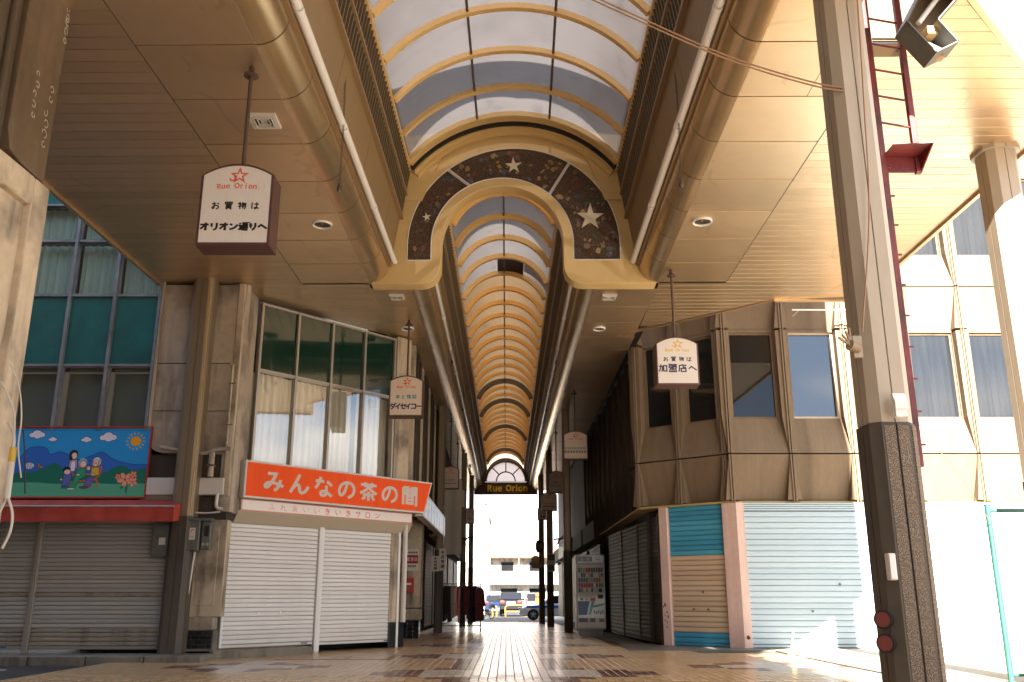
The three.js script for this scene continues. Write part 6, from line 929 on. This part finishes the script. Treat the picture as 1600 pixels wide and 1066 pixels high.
  t = tag(thing('guard_rail', 'short yellow rail at the left, beside the parked bicycle', 'guard rail', [-0.82, -0.31, -66])); part(t, 'hoop', tube([[-0.12, 0, 0], [-0.12, 0.6, 0], [-0.06, 0.68, 0], [0.1, 0.68, 0], [0.15, 0.6, 0], [0.15, 0, 0]], 0.05, 8), M.yellow);
  t = tag(thing('bollard', 'fat yellow bollard between the pale car and the silver sedan', 'bollard', [2.17, -0.31, -66])); part(t, 'post', lathe([[0, 0], [0.13, 0], [0.13, 1.5], [0.09, 1.58], [0, 1.6]], 14), M.yellow); part(t, 'band', rod([0, 1.25, 0], [0, 1.4, 0], 0.135, 14), M.red);
  t = tag(thing('bicycle', 'bicycle parked by the left edge of the bright street', 'bicycle', [-1.2, -0.335, -60], 0.6)); for (const z of [-0.5, 0.5]) part(t, 'wheel', new THREE.TorusGeometry(0.29, 0.025, 6, 22).rotateY(Math.PI / 2).translate(0, 0.31, z), M.rubber); part(t, 'frame', [rod([0, 0.31, -0.5], [0, 0.75, -0.2], 0.018, 6), rod([0, 0.75, -0.2], [0, 0.72, 0.35], 0.018, 6), rod([0, 0.31, 0.5], [0, 0.95, 0.32], 0.018, 6), rod([0, 0.72, 0.3], [0, 0.3, 0], 0.018, 6), rod([0, 0.3, 0], [0, 0.31, -0.5], 0.014, 6), rod([0, 0.3, 0], [0, 0.85, -0.22], 0.016, 6)], M.meter); part(t, 'saddle', rb(-0.07, 0.07, 0.85, 0.9, -0.34, -0.1, 0.02), M.black); part(t, 'handlebar', tube([[-0.26, 0.98, 0.2], [0, 1.0, 0.32], [0.26, 0.98, 0.2]], 0.014, 6), M.steel); part(t, 'basket', [rb(-0.16, 0.16, 0.68, 0.9, 0.42, 0.7, 0.02)], M.meter);
  t = tag(thing('traffic_mirror', 'round convex traffic mirror on the last right column', 'traffic mirror', [1.34, 2.61, -42.6])); const disc = lathe([[0, 0.03], [0.12, 0.026], [0.2, 0.012], [0.215, 0], [0.215, -0.05], [0.1, -0.1], [0, -0.11]].reverse(), 24); disc.rotateX(Math.PI / 2); part(t, 'mirror_shell', disc, std(0.4, 0.32, 0.25, 0.5)); part(t, 'arm', rod([0.1, 0, -0.1], [0.28, 0.05, -1.2], 0.025, 8), M.darkbar);
  t = tag(thing('street_notice', 'small horizontal notice board under the round mirror', 'sign', [1.37, 2.36, -42.6])); part(t, 'board', rb(-0.22, 0.22, -0.1, 0.1, -0.02, 0, 0.006), std(0.36, 0.3, 0.24, 0.6)); part(t, 'bracket', rod([0.18, 0, -0.02], [0.25, 0, -1.2], 0.015, 6), M.darkbar);
  t = tag(thing('loudspeaker', 'black horn loudspeaker box on the last right column', 'loudspeaker', [1.55, 3.24, -42.7])); part(t, 'box_body', plate([[-0.2, -0.12], [-0.12, -0.27], [0.14, -0.27], [0.2, -0.1], [0.2, 0.16], [0.1, 0.27], [-0.14, 0.27], [-0.2, 0.12]], -0.3, 0, 0.02), M.black); part(t, 'grille', rod([0, 0, 0], [0, 0, 0.012], 0.15, 16), M.meter); part(t, 'arm', [rod([0.1, -0.1, -0.2], [0.1, -0.1, -1.2], 0.02, 6)], M.darkbar);
  for (const [x, y, z, l] of [[1.9, 3.0, -33.5, 'bracket of cables on the second right column'], [-1.58, 3.2, -36.4, 'dark bracket on the second left column']]) { t = tag(thing('cable_bracket', l, 'bracket', [x, y, z])); part(t, 'arm', [rod([-0.2, 0, 0], [0.3, 0.05, 0], 0.03, 8), rod([-0.1, -0.2, 0], [0.2, 0.2, 0], 0.02, 8)], M.black); part(t, 'loop', new THREE.TorusGeometry(0.14, 0.014, 6, 16).translate(0.1, -0.1, 0.04), M.black); }
  t = tag(thing('leaning_shop_board', 'dark double banded shop board on the right column beside the mirror', 'sign', [1.75, 2.3, -36.6])); part(t, 'board', rb(-0.16, 0.16, -0.35, 0.35, -0.04, 0, 0.01), M.frameWhite); part(t, 'band', [bx(-0.14, 0.14, 0.08, 0.3, 0, 0.004), bx(-0.14, 0.14, -0.3, -0.1, 0, 0.004)], M.meter);
  t = tag(thing('hanging_banner', 'pale cloth banner hanging lengthwise along the left arcade wall', 'banner', [-2.0, 2.4, -33])); const bg = new THREE.PlaneGeometry(0.6, 2.6, 12, 6), bp = bg.attributes.position; for (let i = 0; i < bp.count; i++) bp.setZ(i, 0.03 * Math.sin(bp.getX(i) * 14)); bg.computeVertexNormals(); part(t, 'cloth', bg.translate(0.1, 1.35, 0), M.curtain); part(t, 'pole', rod([-0.25, 2.68, 0], [0.45, 2.68, 0], 0.015, 6), M.darkbar);
  // far house with balconies, white block at the left
  const hs = tag(thing('balcony_house', 'pale two storey house with brown tiled roof and long balconies across the far street', 'house', [4, -0.34, -98])); const HF = shift(I4, 0, 0, -98);
  part(hs, 'wall', [bx(-1.75, 16, -0.34, 5.1, -9, -1.0)], M.housewall, HF); part(hs, 'roof', along([[0.3, 5.15], [-4.5, 7.0], [-9.5, 5.2], [-9.5, 5.05], [0.3, 5.05]], -2.2, 16.5), M.roof, HF);
  for (let i = 0; i < 18; i++) part(hs, 'roof_ridge', rod([-2.2 + i * 1.04, 5.2, 0.25], [-2.2 + i * 1.04, 7.02, -4.5], 0.05, 5), M.roof, HF);
  part(hs, 'balcony', [bx(-1.75, 16, 2.25, 2.4, -1, 0.2), bx(-1.75, 16, 2.4, 3.45, 0.14, 0.2)], M.housewall, HF); part(hs, 'balcony_rail', [bx(-1.75, 16, 3.52, 3.6, 0.12, 0.22), bx(-1.75, 16, 4.95, 5.02, -1, 0.2)], M.roof, HF);
  for (let i = 0; i < 6; i++) { part(hs, 'balcony_post', bx(-1.75 + i * 3, -1.65 + i * 3, 2.4, 5.05, 0.05, 0.15), M.roof, HF); const w = part(hs, 'window', fold(-0.6 + i * 3, 0.8 + i * 3, 2.6, 4.6, -1.0, 0.06, 0.05), M.alu, HF); part(w, 'pane', bx(-0.54 + i * 3, 0.74 + i * 3, 2.66, 4.54, -0.99, -0.98), M.glassDark, HF); const w2 = part(hs, 'window', fold(-0.6 + i * 3, 1.2 + i * 3, 0.3, 1.9, -1.0, 0.06, 0.05), M.alu, HF); part(w2, 'pane', bx(-0.54 + i * 3, 1.14 + i * 3, 0.36, 1.84, -0.99, -0.98), M.glassDark, HF); }
  const wb = tag(thing('white_block', 'white rendered block at the left edge of the far street opening', 'building', [-6, -0.34, -75])); const WF = shift(I4, 0, 0, -75);
  part(wb, 'wall', bx(-14, -1.42, -0.34, 7.2, -8, 0), M.housewall, WF); part(wb, 'roof', bx(-14.1, -1.3, 7.2, 7.4, -8.1, 0.1), M.housewall, WF); part(wb, 'wall_sign', rb(-2.8, -1.7, 3.9, 5.4, 0, 0.08, 0.02), std(0.5, 0.48, 0.46, 0.6), WF); const ww = part(wb, 'window', fold(-3.0, -1.9, 0.9, 1.9, 0, 0.06, 0.06), M.alu, WF); part(ww, 'pane', bx(-2.94, -1.96, 0.96, 1.84, 0.01, 0.03), M.glassDark, WF);
  for (const [x, y, l] of [[-1.36, 6.9, 'upper red topped signal lamp on the thin pole in the far opening'], [-1.36, 4.3, 'lower red topped signal lamp on the thin pole in the far opening']]) { t = tag(thing('signal_lamp', l, 'signal lamp', [x - 0.0, y, -62])); part(t, 'lamp_case', rb(-0.12, 0.12, -0.22, 0.05, -0.1, 0.1, 0.02), M.meter); part(t, 'red_cap', rod([0, 0.05, 0], [0, 0.17, 0], 0.09, 10), M.red); part(t, 'bracket', rod([0, -0.1, 0], [-0.35, -0.1, 0], 0.025, 6), M.meter); }
  t = tag(thing('signal_pole', 'thin grey pole at the left of the far opening carrying two signal lamps', 'pole', [-1.72, -0.33, -62])); part(t, 'shaft', rod([0, 0, 0], [0, 8, 0], 0.05, 10), M.alu); part(t, 'base', rod([0, 0, 0], [0, 0.2, 0], 0.12, 10), M.alu);
  t = tag(thing('power_line', 'thin overhead wires crossing the far street opening', 'wire', [0, 7.2, -64])); for (const [y, k] of [[7.2, 0.3], [6.95, 0.35], [6.1, 0.2]]) part(t, 'wire', tube([[-12, y + 0.4, 0], [0, y - k, 0], [12, y + 0.4, 0]], 0.015, 5), M.meter, shift(I4, 0, 0, -64));
  // more of the town around, out of the picture: it shades the left side and is seen in window reflections
  for (const [x0, x1, z0, z1, h, m, l] of [[-40, -14.2, -26, -16.4, 11, 'plaster', 'plain block further down the left street'], [-52, -41, -30, 10, 15, 'concrete', 'grey block closing the far end of the left street'], [-44, -12, 9, 24, 15, 'concrete', 'tall grey block behind the photographer on the left'], [-12, 9, 46, 60, 10, 'plaster', 'low block far behind the photographer'], [22, 40, 4, 26, 9, 'concrete', 'low grey block down the right street']]) { t = tag(thing('town_block', l, 'building', [(x0 + x1) / 2, 0, (z0 + z1) / 2])); part(t, 'wall', bx(x0, x1, -0.05, h, z0, z1), M[m], I4); part(t, 'roof', bx(x0 - 0.2, x1 + 0.2, h, h + 0.3, z0 - 0.2, z1 + 0.2), M.fascia, I4); const fz = z1 + 0.02; for (let y = 1; y + 1.5 < h; y += 3) for (let x = x0 + 1; x + 1.6 < x1; x += 3.2) { const w = part(t, 'window', [...fold(x, x + 1.6, y, y + 1.5, z1, 0.07, 0.06), ...fold(x, x + 1.6, y, y + 1.5, z0 - 0.06, 0.07, 0.06)], M.alu, I4); part(w, 'pane', [bx(x + 0.07, x + 1.53, y + 0.07, y + 1.43, z1 - 0.01, z1 + 0.01), bx(x + 0.07, x + 1.53, y + 0.07, y + 1.43, z0 - 0.01, z0 + 0.01)], M.glassDark, I4); } }
}

scene.updateMatrixWorld(true);
renderer.render(scene, camera);
